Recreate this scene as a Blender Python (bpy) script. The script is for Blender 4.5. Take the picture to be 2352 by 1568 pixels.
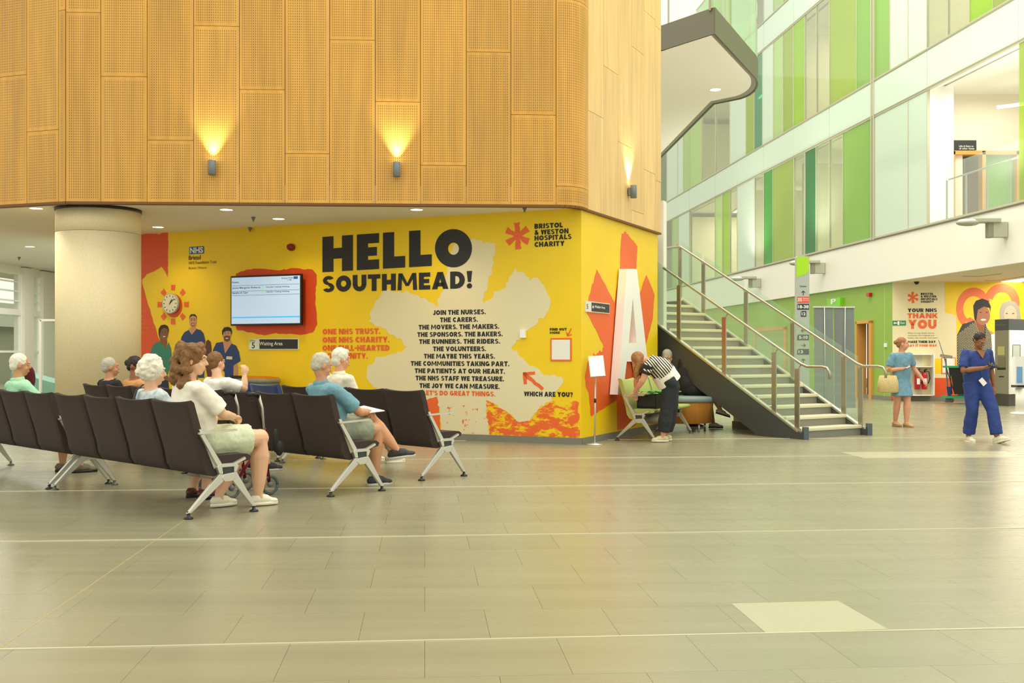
import bpy, bmesh, math, random
from mathutils import Vector, Matrix, noise
from mathutils.geometry import tessellate_polygon
for o in list(bpy.data.objects):
    bpy.data.objects.remove(o)
SC = bpy.context.scene
COL = SC.collection
# ------------------------------------------------------------------ camera, world, light, exposure
FP, HZ, CX, HC = 2500.0, 812.0, 1176.0, 1.3     # focal length in px, horizon row, centre column, eye height
cam_d = bpy.data.cameras.new('camera'); cam = bpy.data.objects.new('camera', cam_d); COL.objects.link(cam)
cam.location = (0, 0, HC); cam.rotation_euler = (math.pi/2, 0, 0)
cam_d.sensor_width = 36; cam_d.lens = 36*FP/2352; cam_d.shift_y = (HZ-784)/2352
cam_d.clip_end = 300
SC.camera = cam
W = bpy.data.worlds.new('world'); SC.world = W; W.use_nodes = True
bgn = W.node_tree.nodes['Background']; bgn.inputs[0].default_value = (0.99, 0.985, 0.86, 1); bgn.inputs[1].default_value = 1.0
SC.view_settings.view_transform = 'Standard'; SC.view_settings.look = 'None'
SC.view_settings.gamma = 1; SC.view_settings.use_curve_mapping = False
SC.view_settings.exposure = 0.42
def area_light(name, loc, size, power, col, rot=(0, 0, 0), sy=None):
    d = bpy.data.lights.new(name, 'AREA'); d.energy = power; d.color = col; d.size = size
    if sy: d.shape = 'RECTANGLE'; d.size_y = sy
    o = bpy.data.objects.new(name, d); o.location = loc; o.rotation_euler = rot; COL.objects.link(o); return o
def spot_light(name, loc, power, col, deg, rot=(0, 0, 0), blend=0.6, r=0.03):
    d = bpy.data.lights.new(name, 'SPOT'); d.energy = power; d.color = col; d.spot_size = math.radians(deg)
    d.spot_blend = blend; d.shadow_soft_size = r
    o = bpy.data.objects.new(name, d); o.location = loc; o.rotation_euler = rot; COL.objects.link(o); return o
area_light('skylight', (4, 20, 19), 14, 3300, (1, .96, .84), sy=26)

# ------------------------------------------------------------------ helpers
def V(*a): return Vector(a)
def srgb(r, g, b):
    f = lambda c: (c/12.92 if c <= .04045 else ((c+.055)/1.055)**2.4)
    return (f(r/255), f(g/255), f(b/255), 1)
def at(px, py, Y): return V((px-CX)/FP*Y, Y, HC+(HZ-py)/FP*Y)
def ground(px, py):
    Y = FP*HC/(py-HZ); return V((px-CX)/FP*Y, Y, 0)
def tag(o, label=None, cat=None, group=None, kind=None):
    if label: o['label'] = label
    if cat: o['category'] = cat
    if group: o['group'] = group
    if kind: o['kind'] = kind
    return o
def thing(name, label, cat, loc=(0, 0, 0), rz=0, group=None):
    o = bpy.data.objects.new(name, None); COL.objects.link(o); o.location = loc; o.rotation_euler = (0, 0, rz)
    o.empty_display_size = .1
    o['rz'] = rz
    return tag(o, label, cat, group)
def copy_tree(o, parent=None):
    c = o.copy(); COL.objects.link(c); c.parent = parent
    for ch in o.children: copy_tree(ch, c)
    return c
class MB:
    def __init__(s): s.v = []; s.f = []; s.sm = []
    def add(s, vs, fs, smooth=False):
        n = len(s.v); s.v += [Vector(v) for v in vs]
        for f in fs: s.f.append(tuple(i+n for i in f)); s.sm.append(smooth)
        return s
    def box(s, c, d, M=None):
        x, y, z = d[0]/2, d[1]/2, d[2]/2; c = Vector(c)
        vs = [V(a*x, b*y, e*z) for a in (-1, 1) for b in (-1, 1) for e in (-1, 1)]
        if M: vs = [M @ v for v in vs]
        return s.add([c+v for v in vs], [(0, 1, 3, 2), (4, 6, 7, 5), (0, 4, 5, 1), (2, 3, 7, 6), (0, 2, 6, 4), (1, 5, 7, 3)])
    def hexa(s, a, b):   # two matching quads
        return s.add(list(a)+list(b), [(3, 2, 1, 0), (4, 5, 6, 7), (0, 1, 5, 4), (1, 2, 6, 5), (2, 3, 7, 6), (3, 0, 4, 7)])
    def bar(s, p, q, w, h, up=(0, 0, 1)):
        p, q = Vector(p), Vector(q); d = (q-p).normalized(); u = Vector(up)
        sd = d.cross(u)
        if sd.length < 1e-4: sd = d.cross(V(0, 1, 0))
        sd.normalize(); u = sd.cross(d)
        a = [p+sd*w/2*i+u*h/2*j for i, j in ((-1, -1), (1, -1), (1, 1), (-1, 1))]
        b = [v+(q-p) for v in a]
        return s.hexa(a, b)
    def rings(s, R, smooth=True, caps=True):
        n = len(R[0]); vs = [v for r in R for v in r]; fs = []
        for i in range(len(R)-1):
            for j in range(n):
                k = (j+1) % n
                fs.append((i*n+j, i*n+k, (i+1)*n+k, (i+1)*n+j))
        m = len(s.v); s.add(vs, fs, smooth)
        if caps:
            s.f.append(tuple(m+j for j in reversed(range(n)))); s.sm.append(False)
            s.f.append(tuple(m+(len(R)-1)*n+j for j in range(n))); s.sm.append(False)
        return s
    def tube(s, pts, rad, n=10, smooth=True):
        pts = [Vector(p) for p in pts]
        if not hasattr(rad, '__len__'): rad = [rad]*len(pts)
        R = []; ref = None
        for i, p in enumerate(pts):
            d = (pts[min(i+1, len(pts)-1)]-pts[max(i-1, 0)]).normalized()
            if ref is None:
                ref = d.cross(V(0, 0, 1))
                if ref.length < .1: ref = d.cross(V(0, 1, 0))
            a = (ref-d*ref.dot(d)).normalized(); ref = a; b = d.cross(a)
            R.append([p+(a*math.cos(t)+b*math.sin(t))*rad[i] for t in [2*math.pi*k/n for k in range(n)]])
        return s.rings(R, smooth)
    def lathe(s, c, prof, n=24, smooth=True, sx=1, sy=1):
        c = Vector(c)
        return s.rings([[c+V(r*math.cos(t)*sx, r*math.sin(t)*sy, z) for t in [2*math.pi*k/n for k in range(n)]] for r, z in prof], smooth)
    def ell(s, c, r, M=None, n=12, m=8):
        c = Vector(c); R = []
        for i in range(m+1):
            ph = math.pi*(i+.0)/m; ph = min(max(ph, .12), math.pi-.12)
            ring = []
            for k in range(n):
                t = 2*math.pi*k/n
                v = V(r[0]*math.sin(ph)*math.cos(t), r[1]*math.sin(ph)*math.sin(t), -r[2]*math.cos(ph))
                ring.append(c+(M @ v if M else v))
            R.append(ring)
        return s.rings(R)
    def prism(s, poly, T):   # poly 2d list, T(u,v,w)->world, w in 0..1
        n = len(poly); tris = tessellate_polygon([[V(p[0], p[1], 0) for p in poly]])
        vs = [T(p[0], p[1], 0) for p in poly]+[T(p[0], p[1], 1) for p in poly]
        fs = [tuple(t) for t in tris]+[tuple(i+n for i in reversed(t)) for t in tris]
        fs += [(i, (i+1) % n, (i+1) % n+n, i+n) for i in range(n)]
        return s.add(vs, fs)
    def build(s, name, mat, parent=None, label=None, world=True, bevel=0, normals=True):
        me = bpy.data.meshes.new(name)
        vs = s.v
        if parent is not None and world:
            root = parent
            while root.parent: root = root.parent
            Mi = (Matrix.Translation(root.location) @ Matrix.Rotation(root.rotation_euler.z, 4, 'Z')).inverted()
            vs = [Mi @ v for v in vs]
        me.from_pydata(vs, [], s.f); me.polygons.foreach_set('use_smooth', s.sm)
        me.materials.append(mat); me.update()
        if normals:
            bm = bmesh.new(); bm.from_mesh(me); bmesh.ops.recalc_face_normals(bm, faces=bm.faces); bm.to_mesh(me); bm.free()
        o = bpy.data.objects.new(name, me); COL.objects.link(o); o.parent = parent
        if label: o['label'] = label
        if bevel:
            b = o.modifiers.new('b', 'BEVEL'); b.width = bevel; b.segments = 2; b.limit_method = 'ANGLE'
        return o
def struct(o): o['kind'] = 'structure'; return o

# ------------------------------------------------------------------ materials
MATS = {}
def mat(name, col, rough=.6, metal=0, emit=0, spec=.5, nz=0, nscale=20, bump=0, bscale=60, coat=0, stretch=None, sheen=0):
    if name in MATS: return MATS[name]
    m = bpy.data.materials.new(name); m.use_nodes = True; nt = m.node_tree; N = nt.nodes; L = nt.links
    b = N['Principled BSDF']; b.inputs['Base Color'].default_value = col; b.inputs['Roughness'].default_value = rough
    b.inputs['Metallic'].default_value = metal; b.inputs['Specular IOR Level'].default_value = spec
    b.inputs['Coat Weight'].default_value = coat; b.inputs['Sheen Weight'].default_value = sheen
    if emit: b.inputs['Emission Color'].default_value = col; b.inputs['Emission Strength'].default_value = emit
    if nz or bump:
        tc = N.new('ShaderNodeTexCoord'); mp = N.new('ShaderNodeMapping'); L.new(tc.outputs['Object'], mp.inputs[0])
        if stretch: mp.inputs['Scale'].default_value = stretch
    if nz:
        t = N.new('ShaderNodeTexNoise'); t.inputs['Scale'].default_value = nscale; t.inputs['Detail'].default_value = 4
        L.new(mp.outputs[0], t.inputs['Vector'])
        r = N.new('ShaderNodeMapRange'); r.inputs[3].default_value = 1-nz; r.inputs[4].default_value = 1+nz
        r.inputs[1].default_value = .25; r.inputs[2].default_value = .75
        L.new(t.outputs[0], r.inputs[0]); x = N.new('ShaderNodeVectorMath'); x.operation = 'SCALE'
        x.inputs[0].default_value = col[:3]; L.new(r.outputs[0], x.inputs['Scale']); L.new(x.outputs[0], b.inputs['Base Color'])
    if bump:
        t = N.new('ShaderNodeTexNoise'); t.inputs['Scale'].default_value = bscale; L.new(mp.outputs[0], t.inputs['Vector'])
        bp = N.new('ShaderNodeBump'); bp.inputs['Strength'].default_value = bump; bp.inputs['Distance'].default_value = .01
        L.new(t.outputs[0], bp.inputs['Height']); L.new(bp.outputs[0], b.inputs['Normal'])
    MATS[name] = m; return m
def glass_mat(name, col, trans=.85, rough=.03, ior=1.5, body=None):
    """thin architectural glass: tinted see-through body, a share of diffuse tint, fresnel gloss"""
    if name in MATS: return MATS[name]
    m = bpy.data.materials.new(name); m.use_nodes = True; nt = m.node_tree; N = nt.nodes; L = nt.links
    N.remove(N['Principled BSDF']); out = N['Material Output']
    t = N.new('ShaderNodeBsdfTransparent'); t.inputs[0].default_value = col
    d = N.new('ShaderNodeBsdfDiffuse'); d.inputs[0].default_value = body or col
    mx = N.new('ShaderNodeMixShader'); mx.inputs[0].default_value = trans
    L.new(d.outputs[0], mx.inputs[1]); L.new(t.outputs[0], mx.inputs[2])
    g = N.new('ShaderNodeBsdfGlossy'); g.inputs['Roughness'].default_value = rough
    fr = N.new('ShaderNodeFresnel'); fr.inputs[0].default_value = ior
    ge = N.new('ShaderNodeNewGeometry'); k1 = N.new('ShaderNodeMath'); k1.operation = 'SUBTRACT'; k1.inputs[0].default_value = 1; L.new(ge.outputs['Backfacing'], k1.inputs[1])
    k2 = N.new('ShaderNodeMath'); k2.operation = 'MULTIPLY'; L.new(fr.outputs[0], k2.inputs[0]); L.new(k1.outputs[0], k2.inputs[1])   # gloss on outward faces only: a thin pane, not a solid block
    m2 = N.new('ShaderNodeMixShader'); L.new(k2.outputs[0], m2.inputs[0]); L.new(mx.outputs[0], m2.inputs[1]); L.new(g.outputs[0], m2.inputs[2])
    L.new(m2.outputs[0], out.inputs[0]); MATS[name] = m; return m
def floor_mat():
    m = mat('floor_stone', srgb(178, 173, 142), .42); N = m.node_tree.nodes; L = m.node_tree.links; b = N['Principled BSDF']
    oi = N.new('ShaderNodeObjectInfo'); geo = N.new('ShaderNodeNewGeometry'); tc = N.new('ShaderNodeTexCoord')
    ad = N.new('ShaderNodeMath'); ad.operation = 'ADD'; L.new(oi.outputs['Random'], ad.inputs[0]); L.new(geo.outputs['Random Per Island'], ad.inputs[1])
    frc = N.new('ShaderNodeMath'); frc.operation = 'FRACT'; L.new(ad.outputs[0], frc.inputs[0])
    mp = N.new('ShaderNodeMapping'); mp.inputs['Scale'].default_value = (.22, 2.6, 1); L.new(geo.outputs['Position'], mp.inputs[0])
    t = N.new('ShaderNodeTexNoise'); t.inputs['Scale'].default_value = 1.6; t.inputs['Detail'].default_value = 6; t.inputs['Roughness'].default_value = .6
    L.new(mp.outputs[0], t.inputs[0])
    t2 = N.new('ShaderNodeTexNoise'); t2.inputs['Scale'].default_value = 130; L.new(geo.outputs['Position'], t2.inputs[0])
    a = N.new('ShaderNodeMath'); a.operation = 'MULTIPLY_ADD'; L.new(frc.outputs[0], a.inputs[0]); a.inputs[1].default_value = .07; a.inputs[2].default_value = .74
    c = N.new('ShaderNodeMath'); c.operation = 'MULTIPLY_ADD'; L.new(t.outputs[0], c.inputs[0]); c.inputs[1].default_value = .34; L.new(a.outputs[0], c.inputs[2])
    e = N.new('ShaderNodeMath'); e.operation = 'MULTIPLY_ADD'; L.new(t2.outputs[0], e.inputs[0]); e.inputs[1].default_value = .08; L.new(c.outputs[0], e.inputs[2])
    x = N.new('ShaderNodeVectorMath'); x.operation = 'SCALE'; x.inputs[0].default_value = srgb(147, 143, 116)[:3]
    L.new(e.outputs[0], x.inputs['Scale']); L.new(x.outputs[0], b.inputs['Base Color'])
    r = N.new('ShaderNodeMapRange'); r.inputs[3].default_value = .20; r.inputs[4].default_value = .34; L.new(t.outputs[0], r.inputs[0]); L.new(r.outputs[0], b.inputs['Roughness'])
    return m
def wood_mat(name, col, perf=True, rough=.45):
    m = mat(name, col, rough); N = m.node_tree.nodes; L = m.node_tree.links; b = N['Principled BSDF']
    uv = N.new('ShaderNodeUVMap'); uv.uv_map = 'UVMap'; oi = N.new('ShaderNodeObjectInfo')
    off = N.new('ShaderNodeVectorMath'); off.operation = 'MULTIPLY_ADD'; L.new(oi.outputs['Random'], off.inputs[0])
    off.inputs[1].default_value = (17, 31, 0); L.new(uv.outputs[0], off.inputs[2])
    mp = N.new('ShaderNodeMapping'); mp.inputs['Scale'].default_value = (9, .7, 1); L.new(off.outputs[0], mp.inputs[0])
    t = N.new('ShaderNodeTexNoise'); t.inputs['Scale'].default_value = 1; t.inputs['Detail'].default_value = 7; L.new(mp.outputs[0], t.inputs[0])
    mr = N.new('ShaderNodeMapRange'); mr.inputs[1].default_value = .3; mr.inputs[2].default_value = .7; mr.inputs[3].default_value = .86; mr.inputs[4].default_value = 1.1
    L.new(t.outputs[0], mr.inputs[0])
    tn = N.new('ShaderNodeMath'); tn.operation = 'MULTIPLY_ADD'; L.new(oi.outputs['Random'], tn.inputs[0]); tn.inputs[1].default_value = .12; tn.inputs[2].default_value = .93
    mu = N.new('ShaderNodeMath'); mu.operation = 'MULTIPLY'; L.new(mr.outputs[0], mu.inputs[0]); L.new(tn.outputs[0], mu.inputs[1]); last = mu
    if perf:
        sp = N.new('ShaderNodeSeparateXYZ'); L.new(uv.outputs[0], sp.inputs[0])
        at2 = N.new('ShaderNodeAttribute'); at2.attribute_name = 'edge'   # 1 inside the perforated field, 0 on the margins
        def tri(out, pitch, lo, hi):
            d = N.new('ShaderNodeMath'); d.operation = 'DIVIDE'; L.new(out, d.inputs[0]); d.inputs[1].default_value = pitch
            f = N.new('ShaderNodeMath'); f.operation = 'PINGPONG'; L.new(d.outputs[0], f.inputs[0]); f.inputs[1].default_value = .5
            r = N.new('ShaderNodeMapRange'); r.interpolation_type = 'SMOOTHSTEP'; r.inputs[1].default_value = lo; r.inputs[2].default_value = hi; L.new(f.outputs[0], r.inputs[0]); return r.outputs[0]
        hx = tri(sp.outputs[0], .0300, .22, .34); hy = tri(sp.outputs[1], .0360, .12, .26)
        h = N.new('ShaderNodeMath'); h.operation = 'MULTIPLY'; L.new(hx, h.inputs[0]); L.new(hy, h.inputs[1])
        # margins: uv2.x / uv2.y carry distance to the panel's edge in metres
        u2 = N.new('ShaderNodeUVMap'); u2.uv_map = 'margin'; s2 = N.new('ShaderNodeSeparateXYZ'); L.new(u2.outputs[0], s2.inputs[0])
        g1 = N.new('ShaderNodeMath'); g1.operation = 'GREATER_THAN'; L.new(s2.outputs[0], g1.inputs[0]); g1.inputs[1].default_value = .03
        g2 = N.new('ShaderNodeMath'); g2.operation = 'GREATER_THAN'; L.new(s2.outputs[1], g2.inputs[0]); g2.inputs[1].default_value = .045
        g3 = N.new('ShaderNodeMath'); g3.operation = 'MULTIPLY'; L.new(g1.outputs[0], g3.inputs[0]); L.new(g2.outputs[0], g3.inputs[1])
        h2 = N.new('ShaderNodeMath'); h2.operation = 'MULTIPLY'; L.new(h.outputs[0], h2.inputs[0]); L.new(g3.outputs[0], h2.inputs[1])
        k = N.new('ShaderNodeMath'); k.operation = 'MULTIPLY_ADD'; L.new(h2.outputs[0], k.inputs[0]); k.inputs[1].default_value = -.55; k.inputs[2].default_value = 1
        m3 = N.new('ShaderNodeMath'); m3.operation = 'MULTIPLY'; L.new(last.outputs[0], m3.inputs[0]); L.new(k.outputs[0], m3.inputs[1]); last = m3
        N.remove(at2)
    x = N.new('ShaderNodeVectorMath'); x.operation = 'SCALE'; x.inputs[0].default_value = col[:3]
    L.new(last.outputs[0], x.inputs['Scale']); L.new(x.outputs[0], b.inputs['Base Color'])
    return m
def brush_mat(name, ca, cb, lo=.5, hi=.54, scale=5, stretch=(1, 1, 1), rough=.5):
    m = mat(name, ca, rough); N = m.node_tree.nodes; L = m.node_tree.links; b = N['Principled BSDF']
    g = N.new('ShaderNodeNewGeometry'); mp = N.new('ShaderNodeMapping'); mp.inputs['Scale'].default_value = stretch; L.new(g.outputs['Position'], mp.inputs[0])
    t = N.new('ShaderNodeTexNoise'); t.inputs['Scale'].default_value = scale; t.inputs['Detail'].default_value = 8; t.inputs['Roughness'].default_value = .7; L.new(mp.outputs[0], t.inputs[0])
    r = N.new('ShaderNodeMapRange'); r.inputs[1].default_value = lo; r.inputs[2].default_value = hi; L.new(t.outputs[0], r.inputs[0])
    x = N.new('ShaderNodeMix'); x.data_type = 'RGBA'; x.inputs[6].default_value = ca; x.inputs[7].default_value = cb
    L.new(r.outputs[0], x.inputs[0]); L.new(x.outputs[2], b.inputs['Base Color']); return m
YEL = srgb(247, 208, 0); ORA = srgb(240, 104, 40); CRM = srgb(233, 220, 178); BLK = srgb(30, 28, 28)
M_yel = mat('paint_yellow', YEL, .45, nz=.03, nscale=3); M_ora = mat('paint_orange', ORA, .5); M_crm = mat('paint_cream', CRM, .5)
M_blk = mat('print_black', BLK, .5); M_dko = mat('paint_orange_deep', srgb(226, 84, 28), .5)
M_white = mat('white_paint', srgb(240, 238, 226), .5); M_wht2 = mat('white_gloss', srgb(248, 247, 240), .3)
M_ceil = mat('ceiling_paint', srgb(240, 236, 224), .8, nz=.04, nscale=40)
M_skirt = mat('skirting_grey', srgb(128, 126, 110), .5)
M_floor = floor_mat(); M_grout = mat('grout', srgb(140, 136, 108), .8); M_line = mat('joint_strip', srgb(225, 220, 190), .25, metal=.3)
M_wood = wood_mat('birch_perforated', srgb(218, 162, 68)); M_woodp = wood_mat('birch_plain', srgb(232, 194, 128), perf=False)
M_woodj = mat('wood_joint', srgb(205, 130, 45), .7); M_col = mat('column_stone', srgb(240, 222, 178), .6, nz=.12, nscale=90)
M_blackt = mat('black_trim', srgb(22, 20, 18), .4)
M_steel = mat('steel_brushed', srgb(178, 170, 155), .33, metal=.9); M_alu = mat('cast_aluminium', srgb(205, 203, 190), .32, metal=.75)
M_dgrey = mat('stringer_grey', srgb(74, 76, 74), .4, nz=.04, nscale=8); M_grey = mat('lamp_grey', srgb(112, 118, 116), .5)
M_lampg = mat('lamp_body_grey', srgb(176, 178, 160), .5)
M_emit = mat('lamp_glow', (1, .86, .62, 1), emit=9); M_emitw = mat('lamp_glow_white', (1, .96, .86, 1), emit=7)
M_brown = mat('seat_fabric_brown', srgb(62, 49, 42), .9, nz=.22, nscale=160, bump=.3, bscale=300)
M_blue = mat('seat_fabric_blue', srgb(44, 66, 118), .9, nz=.2, nscale=160, sheen=.2)
M_lime = mat('seat_vinyl_green', srgb(172, 182, 98), .55, nz=.06, nscale=30)
M_tread = mat('tread_stone', srgb(214, 208, 180), .5, nz=.05, nscale=60); M_riser = mat('riser_grey', srgb(136, 134, 120), .6)
# ------------------------------------------------------------------ floor of 0.57 m tiles
random.seed(4)
TA = math.radians(4.6); TX = V(math.cos(TA), math.sin(TA), 0); TY = V(-math.sin(TA), math.cos(TA), 0)
TO = V(.93, 5.04, 0)                 # a point on the near joint strip
def tp(u, v, z=0): return TO+TX*u+TY*v+V(0, 0, z)
fl = struct(MB().box((2, 25, -.16), (64, 66, .3)).build('floor', M_grout))
TW, TD = .6, .568
tiles = []
for j in range(-3, 70):
    for i in range(-60, 60):
        u = i*TW+(TW/2 if j % 2 else 0)+.17; v = j*TD; c = tp(u+TW/2, v+TD/2)
        if c.y < 3.6 or c.y > 42 or c.x < -15 or c.x > 16.5: continue
        vis = abs(c.x) < .4704*c.y+.6
        if not vis and c.y > 16: continue
        tiles.append((c.y+(0 if vis else 100), u, v))
tiles.sort()
g = .0007
shared = {}
for k, (d, u, v) in enumerate(tiles[:300]):
    h = -.006+.006
    if 'm' not in shared:
        b = MB(); b.hexa([V(g, g, -.012), V(TW-g, g, -.012), V(TW-g, TD-g, -.012), V(g, TD-g, -.012)], [V(g, g, 0), V(TW-g, g, 0), V(TW-g, TD-g, 0), V(g, TD-g, 0)])
        o = b.build('tile', M_floor, fl, world=False); shared['m'] = o.data
    else:
        o = bpy.data.objects.new('tile', shared['m']); COL.objects.link(o); o.parent = fl
    p = tp(u, v); o.location = (p.x, p.y, 0); o.rotation_euler = (0, 0, TA)
b = MB()
for d, u, v in tiles[300:]:
    q = [tp(u+a, v+e, 0) for a, e in ((g, g), (TW-g, g), (TW-g, TD-g), (g, TD-g))]
    b.hexa([p-V(0, 0, .01) for p in q], q)
o = b.build('tile', M_floor, fl); o['kind'] = 'stuff'
M_tl = mat('light_tile', srgb(178, 173, 142), .33, nz=.04, nscale=60)
def light_tile(u, v, w=TW, d=TD, h=.003): MB().box(V(0, 0, 0), (w, d, .006)).build('light_tile', M_tl, fl, world=False, label='paler floor tile')
for (pa, pb, pc, pd) in (((1760, 1454), (2040, 1445), (1925, 1380), (1680, 1386)), ((1985, 1052), (2352, 1050), (2310, 1036), (1930, 1038))):
    q = [ground(*p) for p in (pa, pb, pc, pd)]
    MB().hexa([p+V(0, 0, -.003) for p in q], [p+V(0, 0, .0015) for p in q]).build('light_tile', M_tl, fl, label='paler replacement floor tiles')
for n in range(5):                   # polished movement-joint strips
    v = n*2.84
    MB().bar(tp(-14, v, .0015), tp(10+n*1.5, v, .0015), .011+.003*n, .005).build('joint_strip', M_line, fl, label='pale metal joint strip')
for u in (-3.2, 8.9):
    MB().bar(tp(u, -3, .0005), tp(u, 12.6, .0005), .0035, .002).build('joint_strip', mat('joint_brass', srgb(190, 176, 112), .4), fl, label='yellowish cross joint')

# ------------------------------------------------------------------ timber-clad upper volume
ZB, ZT = 3.38, 8.6
P0, P1, P2, P3, P4 = V(-10.6, 16.45, 0), V(-6.10, 14.9, 0), V(.66, 15.25, 0), V(1.08, 15.70, 0), V(2.55, 18.77, 0)
dF = (P2-P1).normalized(); dR = (P4-P3).normalized(); dL = (P1-P0).normalized()
arc = [];
Cc = P2+dF*.33
for i in range(9):
    t = i/8; arc.append((P2*(1-t)**2+Cc*2*t*(1-t)+P3*t*t))
path = [P0, P1]+arc+[P4]
def out(a, b2): d = (b2-a).normalized(); return V(d.y, -d.x, 0)
bk = MB()
inner = [P0+V(.1, .1, 0), P1+V(.02, .12, 0)]+[p+V(-.06, .09, 0) for p in arc]+[P4+V(-.1, 0, 0)]
for a, c in zip(inner[:-1], inner[1:]):
    n = -out(a, c)*.1; bk.hexa([a+V(0, 0, ZB), c+V(0, 0, ZB), c+n+V(0, 0, ZB), a+n+V(0, 0, ZB)], [a+V(0, 0, ZT), c+V(0, 0, ZT), c+n+V(0, 0, ZT), a+n+V(0, 0, ZT)])
bk.box((2.3, 19.6, 6), (.1, 1.9, 5.2), Matrix.Rotation(-.4, 3, 'Z'))
wf = struct(bk.build('wall_front', M_woodj))
def uvs(o, pts):
    me = o.data; a = me.uv_layers.new(name='UVMap'); b2 = me.uv_layers.new(name='margin')
    for l in me.loops:
        u, v, mu, mv = pts[l.vertex_index]; a.data[l.index].uv = (u, v); b2.data[l.index].uv = (mu, mv)
def wood_panel(a, c, z0, z1, m, base, segs=1, curve=None):
    """one cladding board; a, c ends in plan; grid verts so the margin map is true"""
    pl = curve or [a, c]; L = [0]
    for p, q in zip(pl[:-1], pl[1:]): L.append(L[-1]+(q-p).length)
    tot = L[-1]; us = []
    for t in [0, .5]+([1] if True else []): pass
    stations = sorted(set([0, tot/2, tot]+L))
    def pos(s):
        for i in range(len(L)-1):
            if s <= L[i+1]+1e-9:
                t = (s-L[i])/max(L[i+1]-L[i], 1e-9); return pl[i].lerp(pl[i+1], t), out(pl[i], pl[i+1])
        return pl[-1], out(pl[-2], pl[-1])
    zs = [z0, (z0+z1)/2, z1]; vs = []; uvp = []
    for s in stations:
        p, n = pos(min(max(s, .004), tot-.004))
        for z in zs:
            zz = min(max(z, z0+.003), z1-.003)
            vs.append(V(p.x, p.y, zz)+n*.022); uvp.append((base+s, zz, min(s, tot-s), min(zz-z0, z1-zz)))
    nF = len(vs)
    for s in stations:
        p, n = pos(min(max(s, .004), tot-.004))
        for z in zs: zz = min(max(z, z0+.003), z1-.003); vs.append(V(p.x, p.y, zz)-n*.01); uvp.append((base+s, zz, 0, 0))
    fs = []; ns = len(stations)
    for i in range(ns-1):
        for j in range(2):
            A = i*3+j; B = A+3; fs.append((A, B, B+1, A+1)); fs.append((A+nF, A+1+nF, B+1+nF, B+nF))
        for j in (0, 2):
            A = i*3+j; B = A+3; fs.append((A, A+nF, B+nF, B))
    for i in (0, ns-1):
        for j in range(2): A = i*3+j; fs.append((A, A+1, A+1+nF, A+nF))
    # edge faces would smear the margin map: front verts duplicated by MB.add
    mb = MB(); mb.add(vs, fs); o = mb.build('panel', m, wf, world=False); uvs(o, uvp); return o
def col_joints(px, Y, ys):
    z = [HC+(HZ-y)/FP*Y for y in ys]; z2 = []
    for q in z:
        z2 += [q+2.62*k for k in range(-2, 4)]
    return sorted(set([ZB]+[q for q in z2 if ZB+.12 < q < ZT-.1]+[ZT]))
seam = [160, 232.5, 339, 445.5, 550.5, 655, 757.5, 862, 966, 1071, 1173, 1277]
jy = [29, 176, 322, 60, 206, 353, 92, 234, 380, 120, 264]
def on_line(px, A, d):               # plan point of a wall line seen in column px
    k = (px-CX)/FP; t = (k*A.y-A.x)/(d.x-k*d.y); return A+d*t
pts = [on_line(s, P1, dF) for s in seam]; pts[0] = P1
s0 = 0
for a, c, y in zip(pts[:-1], pts[1:], jy):
    zz = col_joints(0, a.y, [y])
    for z0, z1 in zip(zz[:-1], zz[1:]): wood_panel(a, c, z0, z1, M_wood, s0)
    s0 += (c-a).length
cv = [pts[-1]]+[p for p in arc if p.x > pts[-1].x+.02]
zz = col_joints(0, 15.4, [6])
for z0, z1 in zip(zz[:-1], zz[1:]): wood_panel(None, None, z0, z1, M_wood, s0, curve=cv)
# left return and right return (plain birch boards seen at a slant)
pl = [on_line(p, P1, -dL) for p in (137, 64, 0)]; pl = [P1]+pl; n = pl[-1]
while n.x > -10.3: n = n-dL*.62; pl.append(n)
for k, (c, a) in enumerate(zip(pl[:-1], pl[1:])):
    zz = col_joints(0, 15, [[29], [300], [167], [60], [200], [330], [120], [90]][k % 8])
    for z0, z1 in zip(zz[:-1], zz[1:]): wood_panel(a, c, z0, z1, M_wood, 20-k*.62)
pr = [P3]; n = P3
while (P4-n).length > .75: n = n+dR*.62; pr.append(n)
pr.append(P4)
for k, (a, c) in enumerate(zip(pr[:-1], pr[1:])):
    zz = col_joints(0, 16+.5*k, [[264], [160], [330], [110], [390], [60]][k % 6])
    for z0, z1 in zip(zz[:-1], zz[1:]): wood_panel(a, c, z0, z1, M_woodp, 30+k*.62)
b = MB()
for a, c in zip(path[:-1], path[1:]):
    n = out(a, c)*.028; b.hexa([a+n+V(0, 0, ZB-.03), c+n+V(0, 0, ZB-.03), c-n*3+V(0, 0, ZB-.03), a-n*3+V(0, 0, ZB-.03)], [a+n+V(0, 0, ZB), c+n+V(0, 0, ZB), c-n*3+V(0, 0, ZB), a-n*3+V(0, 0, ZB)])
struct(b.build('trim_1', mat('wood_edge', srgb(120, 76, 26), .6)))

# ------------------------------------------------------------------ murals' walls: frames that turn photo columns/rows into wall points
class Wall:
    def __init__(s, A, B):
        s.A = Vector(A); s.d = (Vector(B)-s.A).normalized(); s.n = V(s.d.y, -s.d.x, 0); s.obj = None
    def uv(s, px, py):
        p = on_line(px, s.A, s.d); return ((p-s.A).dot(s.d), HC+(HZ-py)/FP*p.y)
    def P(s, u, z, off=0): return s.A+s.d*u+s.n*off+V(0, 0, z)
WQ = V(.989, 15.55, 0); WL = V(-7.95, 19.625, 0); WR = V(2.507, 18.75, 0)
MW = Wall(WL, WQ); SW = Wall(WQ, WR)
def wall_slab(name, w, ln, z0, z1, m, th=.2):
    b = MB(); p = [w.P(0, z0), w.P(ln, z0), w.P(ln, z0, -th), w.P(0, z0, -th)]; b.hexa(p, [q+V(0, 0, z1-z0) for q in p]); return struct(b.build(name, m))
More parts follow.
